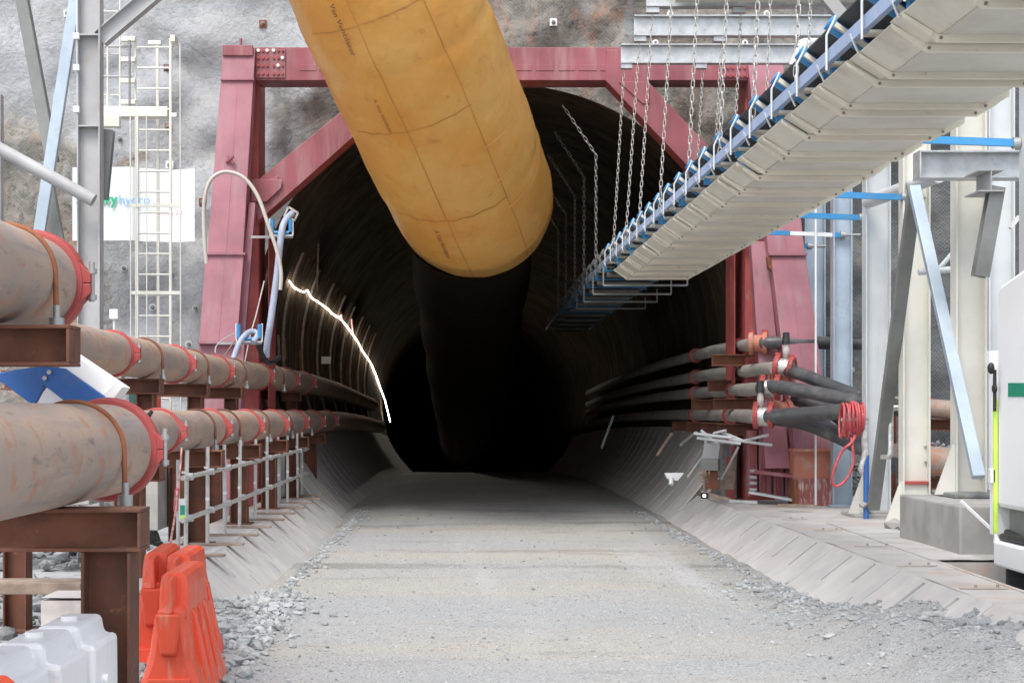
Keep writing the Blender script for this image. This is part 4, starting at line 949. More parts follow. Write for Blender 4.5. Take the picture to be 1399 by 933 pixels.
for i in range(26):                           # dark vertical stains of grout ribs down the left wall
    Y = 37.4 + i * 1.6; m = MB(); pts = [V((XC + lat(Y) + (R - .02) * math.cos(a), Y, ZC - drop(Y) + (R - .02) * math.sin(a))) for a in (PI * (.86 + .02 * k) for k in range(14))]
    m.tube(pts, .05, 6); m.build('rib_bar', M['lining'] if i % 3 else M['wood'], tun)
boxthing('wall_plate', 'small pale plate fixed to the left tunnel wall', 'plate', 439, 487, 452, 497, 42.0, .04, M['hosebeige'])

# ------------------------------------------------------------------ conveyor
def zc(Y): return 2.4 + 2.66 - drop(Y)
def xs(Y): return -.008 * (min(Y, 40) - 11)         # the run drifts towards the tunnel axis
cv = thing('belt_conveyor', 'blue framed belt conveyor with cream guard pans running into the tunnel roof', 'conveyor', (3.9, 33.5, zc(33.5)))
PL = 1.33
def P3(x, y, dz): return V((x, y, dz))
XA, XB, XCc, XD = 3.08, 3.32, 4.53, 4.72
def sect(y, d=0): return [V((XA - .0, y, .15 + d)), V((XB, y, d)), V((XCc, y, d)), V((XD, y, .11 + d))]
def sheet(y0, y1, d, t=.008):
    m = MB(); A = sect(y0, d); B = sect(y1, d); m.add(A + B + [p + V((0, 0, t)) for p in A + B], [(0, 1, 5, 4), (1, 2, 6, 5), (2, 3, 7, 6), (8, 12, 13, 9), (9, 13, 14, 10), (10, 14, 15, 11), (0, 8, 9, 1), (1, 9, 10, 2), (2, 10, 11, 3), (4, 5, 13, 12), (5, 6, 14, 13), (6, 7, 15, 14), (0, 4, 12, 8), (3, 11, 15, 7)])
    return m
def flatmid(y0, y1, d, mat, nm):
    m = MB(); m.box((XB + .03, y0, d - .006), (XCc - .02, y1, d - .001)); return m.mesh(nm, mat)
pan_me = sheet(.0, 1.02, 0).mesh('guard_pan', M['pan']); gap_me = sheet(1.0, PL + .03, .01).mesh('joint_pan', M['pan'])
mesh_me = flatmid(.03, .99, 0, M['perf'], 'perforated_sheet'); gapm_me = flatmid(1.04, PL - .02, .01, M['perf'], 'perforated_sheet')
def rib_mesh():
    m = MB(); h = .055; t = .035
    A = [V((XA - .01, 0, .15)), V((XB, 0, 0)), V((XCc, 0, 0)), V((XD, 0, .11))]
    lowr = [A[0] + V((.015, 0, -h * .7)), A[1] + V((-.0, 0, -h)), A[2] + V((0, 0, -h)), A[3] + V((0, 0, -h))]
    for a, b, c, d in zip(A, A[1:], lowr, lowr[1:]):
        m.hexa([c, d, b, a], [p + V((0, t, 0)) for p in (c, d, b, a)])
    return m.mesh('rib', M['rib'])
rib_me = rib_mesh()
bn = MB(); bn.tube([(0, 0, 0), (0, -.01, 0)], .013, 6); ribbolt = bn.mesh('bolt', M['wood'])
for i in range(18):
    y = 9.35 + i * PL
    if y + PL > 34.2: break
    o = put('guard_pan', pan_me, cv, (xs(y) + random.uniform(-.012, .012), y, zc(y)), (random.uniform(-.001, .001), random.uniform(-.003, .003), .008))
    def sub(nm, me, dy, dz=0, dx=0):
        s_ = bpy.data.objects.new(nm, me); C.objects.link(s_); s_.parent = o; s_.location = (dx, dy, dz); ORG[s_.name] = ORG[cv.name]; return s_
    sub('perforated_sheet', mesh_me, 0); sub('joint_pan', gap_me, 0); sub('perforated_sheet', gapm_me, 0)
    sub('rib', rib_me, 0.0, -.002); sub('rib', rib_me, .985, -.002)
    for dy in (-.001, .984): sub('bolt', ribbolt, dy, -.03, XB + .02); sub('bolt', ribbolt, dy, -.03, XCc - .02)
def zr(Y): return zc(Y) + .28 + max(0, min(Y, 34) - 11) * .008
YS_ = [9.0 + 1.2 * i for i in range(22)] + [35.4 + 1.2 * i for i in range(20)]
def runpts(x, dz, f=zr, ys=None): return [V((x + xs(y), y, f(y) + dz)) for y in (ys or [8.8, 15, 22, 28, 34, 38, 42, 46, 50, 55, 60])]
def longbar(nm, x, dz, wd, h, mat, f=zr):
    m = MB(); pts = runpts(x, dz, f); 
    for a, b in zip(pts, pts[1:]): m.bar(a, b + (b - a).normalized() * .004, wd, h)
    return m.build(nm, mat, cv)
longbar('side_rail', 3.05, 0, .05, .11, M['railblue']); longbar('side_rail', 4.62, 0, .05, .11, M['railblue'])
def strip(nm, prof, mat, f, t=.014):
    m = MB(); ys = [8.8, 15, 22, 28, 34, 38, 42, 46, 50, 55, 60]; n = len(prof)
    m.add([V((x + xs(y), y, f(y) + z)) for y in ys for x, z in prof] + [V((x + xs(y), y, f(y) + z + t)) for y in ys for x, z in prof],
          [(j * n + i, j * n + i + 1, (j + 1) * n + i + 1, (j + 1) * n + i) for j in range(len(ys) - 1) for i in range(n - 1)] +
          [(len(ys) * n + j * n + i, len(ys) * n + (j + 1) * n + i, len(ys) * n + (j + 1) * n + i + 1, len(ys) * n + j * n + i + 1) for j in range(len(ys) - 1) for i in range(n - 1)] +
          [(j * n, (j + 1) * n, len(ys) * n + (j + 1) * n, len(ys) * n + j * n) for j in range(len(ys) - 1)])
    return m.build(nm, mat, cv)
strip('carry_belt', [(3.10, .29), (3.42, .08), (4.22, .08), (4.56, .29)], M['rubber'], zr)
strip('return_belt', [(3.3, -.09), (4.4, -.09)], M['rubber'], zr)
def idler_meshes():
    fr = MB()
    fr.tube([(3.0, 0, -.13), (3.0, 0, .16), (3.07, 0, .30), (3.075, 0, .325)], .011, 6); fr3 = MB(); fr3.tube([(4.66, 0, -.1), (4.66, 0, .2), (4.6, 0, .32)], .011, 6)
    fr2 = MB(); fr2.bar((3.07, .0, .25), (3.44, .0, -.01), .045, .04); fr2.bar((3.44, 0, -.0), (4.2, 0, -.0), .05, .05); fr2.bar((4.2, 0, -.01), (4.58, 0, .25), .045, .04)
    cr = MB(); cr.tube([(3.06, .25, -.03), (4.6, .25, -.03)], .03, 8)
    a = MB(); a.tube([(3.04, .12, .30), (3.40, .12, .055)], .068, 14)
    b = MB(); b.tube([(4.6, .12, .30), (4.25, .12, .055)], .068, 14)
    c = MB(); c.tube([(3.45, .12, .03), (4.2, .12, .03)], .06, 12)
    d = MB(); d.tube([(3.2, .7, -.155), (4.42, .7, -.155)], .06, 12)
    e = MB(); e.tube([(3.07, .42, -.14), (3.0, .4, .0)], .011, 6)
    return (fr.mesh('guard_rod', M['paleste']), fr2.mesh('idler_bracket', M['pan']), cr.mesh('cross_tube', M['pan']), a.mesh('wing_roller', M['blue']), b.mesh('wing_roller', M['blue']), c.mesh('centre_roller', M['blue']), d.mesh('return_roller', M['blue']), e.mesh('hanger_rod', M['paleste']), fr3.mesh('guard_rod', M['paleste']))
idm = idler_meshes()
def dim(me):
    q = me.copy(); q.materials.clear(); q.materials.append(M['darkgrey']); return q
idm_in = [dim(q) for q in idm]  # idlers past the portal recoloured dark grey to paint the tunnel shade
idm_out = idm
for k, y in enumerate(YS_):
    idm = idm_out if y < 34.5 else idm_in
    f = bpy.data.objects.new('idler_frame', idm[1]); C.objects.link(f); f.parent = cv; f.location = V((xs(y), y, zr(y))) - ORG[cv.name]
    for nm, me in (('guard_rod', idm[0]), ('guard_rod', idm[8]), ('cross_tube', idm[2]), ('wing_roller', idm[3]), ('wing_roller', idm[4]), ('centre_roller', idm[5]), ('return_roller', idm[6]), ('hanger_rod', idm[7])):
        if k % 2 and nm == 'return_roller': continue
        s_ = bpy.data.objects.new(nm, me); C.objects.link(s_); s_.parent = f
lm = MB(); lm.box((3.1, -.045, -.12), (3.17, .045, .03)); lm.box((4.5, -.045, -.14), (4.57, .045, .03)); lm.box((3.17, -.03, -.12), (4.5, .03, -.085)); leg_me = lm.mesh('leg', M['blue'])
for i in range(18):
    y = 9.3 + 1.33 * 1.8 * i; put('leg', leg_me, cv, (xs(y), y, zr(y)))
um = MB()
um.bar((3.0, 0, -.5), (4.75, 0, -.5), .04, .04); um.bar((3.0, 0, -.5), (3.0, 0, -.1), .03, .03, (0, 1, 0)); um.bar((4.75, 0, -.5), (4.75, 0, -.2), .03, .03, (0, 1, 0)); um_me = um.mesh('cradle_bar', M['darkgrey'])  # white cradles coloured dark grey, tunnel shade put into the colour
for y in (34.6, 37.2, 39.8, 42.4): put('cradle_bar', um_me, cv, (xs(y), y, zr(y)))
# blue stays to the columns
for i, (Yb_, x1, wh) in enumerate(((21.3, 7.02, 0), (26.7, 7.0, 0), (29.5, 6.98, 0), (32.4, 7.3, 1), (34.6, 7.1, 1))):
    m = MB(); a = V((4.6, Yb_, 5.93)); b = V((x1, Yb_, 5.84)); mid = a.lerp(b, .62)
    if wh:
        m.bar(a, mid, .07, .085); m.build('stay', M['blue'], cv); m = MB(); m.bar(mid, b - V((.2, 0, 0)), .06, .075); m.build('stay', M['white'], cv); m = MB(); m.bar(b - V((.2, 0, 0)), b, .07, .085); m.build('stay', M['blue'], cv)
    else: m.bar(a, b, .07, .095); m.build('stay', M['blue'], cv)
    m = MB(); m.tube([b - V((.02, 0, 0)), b + V((.35, 0, 0))], .03, 8); m.tube([b + V((-.04, 0, 0)), b + V((.05, 0, 0))], .075, 8); m.build('stay_rod', M['steelbolt'], cv)

# crossbeams and chains
def crossbeam(Y, x0, label):
    t = thing('crossbeam', label, 'beam', (x0, Y, 9.3), 'galvanised crossbeams over the conveyor')
    m = MB(); m.ibeam((x0, Y, 9.49), (7.2, Y, 9.49), .22, .38, .022, .014); m.build('beam', M['galv'], t)
    for x in (x0 + .17, 4.68):
        m = MB(); m.box((x - .17, Y - .08, 9.2), (x + .05, Y + .08, 9.297)); m.build('chain_clip', M['galv'], t, .006)
    for x in (3.72, 5.5):
        m = MB(); m.torus((x, Y, 9.72), (0, 1, 0), .045, .018, 14, 6); m.build('lifting_eye', M['white'], t)
for Y, x0, l in ((33, 3.03, 'lowest galvanised crossbeam in front of the red top beam'), (30.6, 3.05, 'second galvanised crossbeam up, above the lowest one'), (28.4, 3.04, 'topmost visible crossbeam, cut by the upper edge')):
    crossbeam(Y, x0, l)
m = MB(); m.ibeam((3.5, 28.1, 9.52), (7.2, 28.1, 9.52), .2, .36); tag(m.build('crossbeam', M['cream'], None), 'cream crossbeam just in front of the topmost galvanised one', 'beam', 'galvanised crossbeams over the conveyor')
for Y, l in ((25.5, 'fourth'), (22.4, 'fifth'), (19.7, 'sixth'), (17.5, 'seventh'), (15.3, 'nearest')):
    tag(MB().ibeam((3.03, Y, 9.49), (7.2, Y, 9.49), .22, .38, .022, .014).build('crossbeam', M['galv']), 'galvanised crossbeam above the picture holding the ' + l + ' row of conveyor chains', 'beam', 'galvanised crossbeams over the conveyor')
tag(MB().bar(P(1108, -30, 27.4), P(1190, 72, 27.4), .2, .16, (0, 1, 0)).build('diagonal_brace', M['grey']), 'grey diagonal brace behind the chains at the upper right', 'brace')
tag(MB().tube([P(1086, 92, 32), P(1098, 62, 32), P(1125, 52, 32)], .13, 14).build('pale_pipe', M['paleste']), 'pale pipe elbow behind the crossbeam end at the upper right', 'pipe')
def link_local():
    m = MB(); a, b, r, n, k = .026, .04, .0072, 12, 5; vs = []
    for i in range(n):
        t = 2 * PI * i / n; c = V((a * math.cos(t), 0, a * math.sin(t) + (b if math.sin(t) > 0 else -b) * min(1, abs(math.sin(t)) * 2))); d = V((math.cos(t), 0, math.sin(t)))
        vs += [c + d * r * math.cos(q) + V((0, 1, 0)) * r * math.sin(q) for q in (2 * PI * j / k for j in range(k))]
    return vs, [(i * k + j, i * k + (j + 1) % k, ((i + 1) % n) * k + (j + 1) % k, ((i + 1) % n) * k + j) for i in range(n) for j in range(k)]
LV, LF = link_local()
def chain(p0, p1, label, mat=M['chain'], grp='conveyor suspension chains', sc=1.0):
    p0, p1 = V(p0), V(p1); d = p1 - p0; n = int(d.length / (.105 * sc)); q = d.to_track_quat('Z', 'Y'); m = MB()
    for i in range(n):
        c = p0 + d * ((i + .5) / n); tw = Matrix.Rotation(PI / 2 * (i % 2) + .5 + random.uniform(-.15, .15), 3, 'Z')
        m.add([c + q @ (tw @ (v * sc)) for v in LV], LF, True)
    return tag(m.build('chain', mat), label, 'chain', grp)
lab = {33: 'lowest crossbeam', 30.6: 'second crossbeam', 28.4: 'topmost visible crossbeam', 25.5: 'edge of the picture, fourth row back', 22.4: 'edge of the picture, fifth row back', 19.7: 'edge of the picture, sixth row', 17.5: 'edge of the picture, seventh row', 15.3: 'nearest row at the upper right'}
chn = {33: ('leftmost steel chain, hanging from the left end of the lowest crossbeam', 'steel chain under the right clip of the lowest crossbeam'),
       30.6: ('steel chain on the left clip of the second crossbeam', 'steel chain on the right clip of the second crossbeam'),
       28.4: ('steel chain on the left clip of the topmost crossbeam', 'steel chain on the right clip of the topmost crossbeam'),
       25.5: ('steel chain passing left of middle across both lower crossbeams, fourth from the left', 'steel chain in front of the red frame corner at the upper right'),
       22.4: ('steel chain down the middle of the lower crossbeams, next to a thinner one', 'steel chain beside the nearest left chain at the upper right'),
       19.7: ('thick steel chain right of the middle of the crossbeams', None), 17.5: ('thick steel chain before the red frame corner', None), 15.3: ('nearest steel chain, thick links crossing the blue rail at the top', None)}
for Y, (l1, l2) in chn.items():
    zb_ = 9.2; xl = 3.15 if Y < 33 else 3.09
    chain((xl, Y, zb_), (3.05 + xs(Y), Y, zr(Y) + .02), l1, sc=.88)
    if l2: chain((4.66, Y, zb_), (4.62 + xs(Y), Y, zr(Y) + .02), l2, sc=.88)
grp = 'chains under the tunnel roof'
for i, (Y, l) in enumerate(((37.0, 'first dim chain inside the tunnel mouth with a slanted upper length'), (40.5, 'dim chain second in from the tunnel mouth'), (44, 'dim chain third in from the tunnel mouth'), (48, 'dim chain fourth in, almost lost in the dark tunnel'), (52, 'dim chain deepest in the dark tunnel'))):
    zt_ = ZC - drop(Y) + math.sqrt(R * R - (2.5 - XC) ** 2) - .05
    k = V((3.05 + xs(Y), Y, zt_ - 1.15)); a = chain((2.1, Y, zt_ - .05), k, l + ', its slanted upper length', M['chain'], grp, 1.1); chain(k, (3.05 + xs(Y), Y, zr(Y)), l + ', its hanging length', M['chain'], grp, 1.1)

# ------------------------------------------------------------------ columns on the right
cg = 'white steel columns along the right side'
def column(X, Y, z0, mat, label, red=None, gus=True, wd=.3, dp=.44, z1=9.75, bmat=None):
    t = thing('steel_column', label, 'column', (X, Y, z0), cg)
    m = MB(); m.ibeam((X, Y, z0), (X, Y, z1), wd, dp, .024, .016, up=(1, 0, 0)); m.build('shaft', mat, t, .004)
    m = MB(); m.box((X - dp * .75, Y - .3, z0), (X + dp * .7, Y + .3, z0 + .03)); m.build('base_plate', mat, t, .006)
    if gus:
        m = MB(); m.poly([(X - dp / 2 - .003, Y - .12, z0 + .03), (X - dp / 2 - .003, Y - .12, z0 + .75), (X - dp / 2 - .04, Y - .12, z0 + .75), (X - dp / 2 - .3, Y - .12, z0 + .03)], (0, .03, 0)); m.build('gusset', M['cream'], t)
    if red:
        m = MB(); m.box((X - dp / 2 + .026, Y - .155, red), (X + dp / 2 - .026, Y - .01, red + .05)); m.build('stiffener', M['redclamp'], t, .006)
        m = MB(); m.box((X - dp / 2 + .03, Y - .09, z0 + .031), (X + dp / 2 - .03, Y - .009, red - .002)); m.build('infill_plate', M['cream'] if bmat is None else bmat, t)
        for k in range(4):
            q = V((X + dp / 2 - .05, Y - .012, red + .35 + (k // 2) * .25 - (k % 2) * 1.2)); m = MB(); m.tube([q, q + V((0, -.03, 0))], .022, 6); m.build('bolt', M['steelbolt'], t)
    return t
CX = 7.2
column(7.3, 35.1, ZW, M['galvblue'], 'blue grey column half hidden behind the leaning red column', gus=False)
column(7.3, 32.5, ZW, M['galvblue'], 'slim blue grey column second from the tunnel mouth', gus=False, dp=.37)
column(CX, 29.3, ZW + .03, M['paleste'], 'pale grey column with the red hose coil beside it')
column(CX, 26.8, ZW - .02, M['cream'], 'cream column with a red band, left of the concrete plinth', CH - (661 - VY) / F * 26.8)
column(CX, 23.9, ZW + .63, M['cream'], 'cream column with a red band standing on the concrete plinth', CH - (684 - VY) / F * 23.9)
column(8.6, 26.9, ZW + .2, M['paleste'], 'grey column behind the plinth column', gus=False, dp=.42)
column(7.3, 21.2, ZW, M['paleste'], 'pale column at the right edge beside the white truck', gus=False)
m = MB(); m.box((7.05, 29.0, ZW - .05), (7.75, 29.75, ZW + .11)); m.box((6.7, 28.8, ZW - .1), (7.8, 29.9, ZW + .06)); tag(m.build('concrete_pad', M['concgrey'], None, .02), 'low concrete pad under the pale grey column', 'concrete pad')
m = MB(); m.box((6.36, 21.5, ZW - .1), (8.4, 24.5, ZW + .63)); tag(m.build('concrete_plinth', M['concgrey'], None, .03), 'grey concrete plinth block under the cream column', 'plinth')
m = MB(); m.box((6.8, 23.2, ZW + .633), (7.9, 24.4, ZW + .70)); tag(m.build('grout_bed', M['darkgrey'], None, .02), 'dark grout bed on top of the plinth', 'grout bed')
br = thing('column_bracing', 'inverted V brace, one dark leg and one pale blue leg, between the right columns', 'brace', (7, 26.5, 6))
m = MB(); m.bar(P(1250, 258, 25.3), P(1193, 694, 28.6), .2, .14, (0, 1, 0)); m.build('leg', M['darkgrey'], br, .008)
m = MB(); m.bar(P(1249, 256, 25.2), P(1337, 652, 22.9), .17, .12, (0, 1, 0)); m.build('leg', M['galvblue'], br, .008)
m = MB(); m.tube([P(1186, 276, 29.1), P(1283, 240, 25.6)], .115, 20); tag(m.build('tube_strut', M['paleste']), 'pale round tube strut between the right columns', 'strut')
hb = thing('bracket_beam', 'galvanised beam with a lower flange running to the right edge', 'beam', (6.3, 23.2, 5.9))
m = MB(); m.ibeam((6.28, 23.2, 5.83), (8.4, 23.2, 5.83), .34, .38, .022, .016); m.build('beam', M['galv'], hb)
m = MB(); m.box((6.26, 23.02, 5.64), (6.28, 23.38, 6.02)); m.build('end_plate', M['galv'], hb)
m = MB(); a = P(1353, 231, 22.4); m.ibeam(a + V((0, -.05, -.16)), a + V((0, .6, -.16)), .34, .3, .02, .015); m.build('stub', M['grey'], hb)
m = MB(); m.ibeam(P(1361, 256, 22.5), P(1339, 378, 22.5), .2, .2, up=(0, 1, 0)); m.build('knee', M['darkgrey'], hb)
m = MB(); m.tube([P(1255, 372, 25.2), P(1303, 368, 25.2)], .05, 10); m.tube([P(1283, 367, 25.2), P(1303, 344, 25.2)], .035, 10); tag(m.build('side_strut', M['paleste']), 'short pale forked tube strut between the two cream columns', 'strut')
tag(MB().bar(P(1380, 312, 25), P(1392, 296, 25), .1, .05).build('pale_clip', M['white']), 'small white clip on the dark rock near the right edge', 'clip')
tag(MB().tube([P(1114.5, 280, 32.2), P(1114.5, 690, 32.2)], .022, 8).build('conduit_drop', M['white']), 'thin white vertical conduit beside the blue grey column', 'conduit')

# pipes on the right
rg = 'pipes along the right tunnel wall'
def wallpipe(label, z, r, pts, hose, Yc_):
    t = thing('wall_pipe', label, 'pipe', pts[-1], rg)
    m = MB(); m.tube(pts, r, 20, True); m.build('pipe_section', M['hosegrey2'], t)
    for y in Yc_:
        c = pipe_at(pts[::-1], y); m = MB(); m.torus(c, (0, 1, 0), r, 0, 24, sq=[(-.01, -.07), (.04, -.07), (.05, 0), (.04, .07), (-.01, .07)]); m.build('coupling', M['redclamp'], t)
    return t
M['hosegrey2'] = mk('scuffed_grey_pipe', (.32, .3, .275), .5, var=.2, dirt=(.33, .3, .27), damt=(.45, .75), dsc=3, dstr=(1, .4, 1), bump=.08)
inner = []
for z, Y1, l in ((3.78, 33.6, 'topmost dark pipe on the right tunnel wall, with the orange red sleeve'), (3.25, 32.2, 'second dark pipe down on the right tunnel wall'), (2.85, 32.0, 'third dark pipe down on the right tunnel wall'), (2.32, 31.8, 'lowest dark pipe on the right tunnel wall')):
    x0 = 5.62; pts = [(x0, y, z - drop(y)) for y in (78, 70, 62, 55, 48, 42, 38)] + [tuple(P(*{3.25: (1060, 503, Y1), 2.85: (1044, 531, Y1), 2.32: (1035, 569, Y1)}.get(z, (1000, 470, 34))))]
    if z > 3.5: pts = pts[:-1] + [(5.75, 36, z), (5.9, Y1, z)]
    inner.append(wallpipe(l, z, .135, pts, None, [35.4, 41.0]))
def hose(label, pts, r, mat='hosepipe', n=16, name='black_hose_pipe'):
    return tag(MB().tube(catmull([V(p) for p in pts], 8), r, n).build(name, M[mat]), label, 'pipe', 'black hose pipes at the right portal foot')
x0 = 5.62
hose('black pipe leaving the orange red sleeve behind the leaning column', [(5.9, 33.6, 3.78), (6.1, 33.4, 3.78), (6.9, 33.4, 3.78), (8.6, 33.4, 3.75)], .13)
hose('upper black hose pipe sloping down to the right from the second wall pipe', [(6.0, 32.2, 3.25), (6.35, 31.6, 3.1), P(1170, 540, 30.6), P(1232, 556, 29.5)], .125)
hose('middle black hose pipe running right from the third wall pipe', [(5.62, 32.0, 2.85), P(1064, 529, 31.6), P(1120, 538, 31), P(1190, 553, 30.2), P(1240, 560, 29.8)], .135)
hose('lower black hose pipe reaching the red hose coil', [(5.62, 31.8, 2.32), P(1050, 569, 31.4), P(1100, 566, 30.9), P(1152, 562, 30.3)], .142)
hose('thickest black hose pipe sloping steeply down behind the hose coil', [(5.9, 32.6, 2.3), P(1095, 575, 32), P(1140, 592, 31.4), P(1185, 614, 30.8), P(1236, 640, 30.2)], .165)
hose('black hose pipe dipping behind the other two near the grey column', [P(1085, 545, 32.6), P(1130, 560, 32), P(1170, 590, 31.4), P(1200, 610, 31)], .13)
def fitting(px, py, Y, r, ax, label, mat='redclamp'):
    t = thing('pipe_fitting', label, 'pipe fitting', P(px, py, Y), 'red clamped fittings on the right pipes')
    c = P(px, py, Y); ax = V(ax).normalized()
    m = MB(); m.tube([c - ax * .16, c + ax * .16], r, 20); m.build('body', M['foil'] if mat == 'redclamp' else M[mat], t)
    for s in (-1, 1):
        m = MB(); m.torus(c + ax * s * .14, ax, r, 0, 20, sq=[(-.01, -.045), (.05, -.045), (.06, 0), (.05, .045), (-.01, .045)]); m.build('clamp', M['redclamp'] if mat == 'redclamp' else M[mat], t)
        q = c + ax * s * .14 + V((0, 0, r + .04)); m = MB(); m.box(q - V((.05, .05, .02)), q + V((.05, .05, .06))); m.build('lug', M['redclamp'], t, .008)
fitting(1036, 469, 33.6, .175, (1, -.25, 0), 'orange red sleeve on the topmost right pipe', 'orangeprimer')
fitting(1072, 502, 32.0, .17, (1, -.5, -.15), 'red clamped fitting where the upper black hose starts')
fitting(1052, 531, 31.8, .17, (1, -.3, 0), 'red clamped fitting where the middle black hose starts')
fitting(1043, 569, 31.5, .18, (1, -.3, 0), 'red clamped fitting where the lower black hose starts')
fitting(1068, 517, 32.4, .16, (1, .4, 0), 'rusty orange fitting squeezed between two black hoses', 'orangeprimer')
fitting(1066, 560, 32.3, .16, (1, .4, 0), 'rusty orange fitting behind the lowest red clamp', 'orangeprimer')
for px, py0, py1, Y, l in ((1074, 454, 496, 32.0, 'upright brass valve standing on the upper right pipe'), (1039, 520, 562, 31.5, 'upright steel valve standing on the lowest right pipe')):
    t = thing('valve', l, 'valve', P(px, py1, Y), 'valves on the right pipes')
    m = MB(); a, b = P(px, py1, Y), P(px, py0 + 16, Y); m.tube([a, a.lerp(b, .3), a.lerp(b, .32), a.lerp(b, .7), b], [.035, .035, .06, .065, .04], 12); m.build('stem', M['hosebeige'], t)
    m = MB(); m.tube([P(px, py0 + 16, Y), P(px, py0 + 12, Y), P(px, py0 + 11, Y), P(px, py0, Y)], [.08, .08, .075, .06], 8); m.build('handle', M['black'], t)
# racks under the right pipes
for i, (z, Y, l) in enumerate(((2.16, 34.0, 'nearest of those under the lowest'), (2.16, 36.4, 'second of those under the lowest'), (2.68, 34.6, 'nearer one under the third'), (3.08, 35.4, 'only one under the second'), (3.6, 34.8, 'only one under the topmost'), (2.16, 38.8, 'third of those under the lowest'), (2.68, 38, 'farther one under the third'), (2.16, 41.5, 'farthest of those under the lowest'))):
    tag(MB().ibeam((5.1, Y, z - .13), (5.95, Y, z - .13), .3, .24).build('pipe_bracket', M['rust']), 'rusty bracket beam, ' + l + ' right wall pipe', 'bracket', 'rusty brackets under the right wall pipes')
for k, (y0, r, zz, l) in enumerate(((31.0, .17, 561, 'grey pipe with a red clamp between the cream columns, the upper of two'), (30.6, .27, 633, 'larger grey pipe with a red clamp between the cream columns, the lower of two'))):
    t = thing('steel_pipeline', l, 'pipeline', P(1285, zz, y0), 'grey pipes behind the right columns')
    a, b = P(1212, zz - 8, y0), P(1420, zz + 8, y0 - 1.5); m = MB(); m.tube([a, b], r, 28); m.build('pipe_section', M['pipe'], t)
    for f in (.27,):
        c = a.lerp(b, f); m = MB(); m.torus(c, b - a, r, 0, 28, sq=[(-.01, -.06), (.05, -.06), (.06, 0), (.05, .06), (-.01, .06)]); m.build('coupling', M['redclamp'], t)
    z_ = c.z - r - .13; tag(MB().ibeam((8.0, y0 - .3, z_), (11.5, y0 - 1.3, z_ - .05), .3, .22).build('pipe_beam', M['rust']), ('upper' if k == 0 else 'lower') + ' rusty beam under a grey pipe between the cream columns', 'beam', 'rusty beams behind the right columns')
for X, Y, l in ((8.3, 30.9, 'nearer'), (8.15, 32.2, 'farther')):
    tag(MB().ibeam((X, Y, ZW), (X, Y, 2.6), .25, .25, up=(1, 0, 0)).build('pipe_post', M['rust']), l + ' rusty post under the grey pipes behind the pale grey column', 'post', 'rusty posts behind the right columns')
# hose coil, foil pipes, blue tube
hc = thing('hose_coil', 'coil of red hose hung beside the pale grey column with one loop dangling', 'hose', P(1163, 570, 29.0))
for k in range(9):
    c = P(1150 + k * 3.4, 573 + random.uniform(-2, 2), 28.9 + random.uniform(-.05, .05)); m = MB(); m.torus(c, (1, -.1 + random.uniform(-.1, .1), random.uniform(-.08, .08)), .27 + random.uniform(-.03, .03), .021, 36, 7); m.build('turn', M['hosered'], hc)
m = MB(); m.tube(catmull([P(1168, 595, 28.7), P(1164, 604, 28.6), P(1150, 617, 28.6), P(1140, 640, 28.6), P(1137, 657, 28.6), P(1143, 664, 28.6), P(1156, 655, 28.6), P(1166, 632, 28.6), P(1165, 612, 28.6), P(1163, 598, 28.7)], 8), .024, 8); m.build('loop', M['hosered'], hc)
m = MB(); m.bar(P(1150, 573, 28.9), P(1186, 573, 29.1), .05, .05); m.build('peg', M['grey'], hc)
tag(MB().tube([P(1183.5, 622, 28.8), P(1183.5, 709, 28.6)], .05, 12).build('blue_tube', M['deepblue']), 'dark blue upright tube at the foot of the pale grey column', 'tube')
tag(MB().tube(catmull([P(1182, 575, 28.8), P(1181, 600, 28.8), P(1182, 620, 28.8), P(1177, 640, 28.8), P(1182, 645, 28.8)], 6), .06, 12).build('lagged_pipe', M['foil']), 'foil lagged upright pipe below the hose coil', 'pipe')
tag(MB().tube([P(1232, 557, 27.6), P(1221, 557, 27.6), P(1217, 560, 27.6), P(1217, 620, 27.6), P(1214, 624, 27.6), P(1199, 624, 28.2)], .05, 12).build('lagged_pipe', M['foil']), 'foil lagged pipe bending between the pale grey and cream columns', 'pipe')

# bits on the right walkway
eb = thing('grey_enclosure', 'grey steel enclosure tipped against the lining under the right pipes', 'enclosure', P(980, 640, 33))
m = MB(); m.hexa([P(959, 627, 33), P(981, 627, 33), P(984, 606, 33), P(962, 606, 33)], [P(978, 627, 34.6), P(998, 624, 34.6), P(1000, 603, 34.6), P(982, 600, 34.6)]); m.build('body', M['grey'], eb, .01)
m = MB(); m.hexa([P(957, 643, 32.9), P(981, 643, 32.9), P(981, 627, 32.9), P(957, 627, 32.9)], [P(960, 643, 33.6), P(984, 643, 33.6), P(984, 627, 33.6), P(960, 627, 33.6)]); m.build('lower_box', M['darkgrey'], eb, .01)
m = MB(); m.hexa([P(966, 668, 33), P(981, 668, 33), P(981, 643.5, 33), P(966, 643.5, 33)], [p + V((0, .3, 0)) for p in (P(966, 668, 33), P(981, 668, 33), P(981, 643.5, 33), P(966, 643.5, 33))]); m.build('post', M['rusty'], eb, .006)
m = MB(); m.poly([P(984, 668, 34.2), P(1002, 668, 34.2), P(1010, 600, 34.2), P(1000, 625, 34.2)], (0, .1, 0)); tag(m.build('leaning_board', M['wood']), 'brown board leaning behind the grey enclosure', 'board')
tag(MB().bar(P(985, 655, 33.4), P(1009, 610, 33.4), .06, .04).build('leaning_bar', M['grey']), 'grey bar leaning between the enclosure and the red stub legs', 'bar')
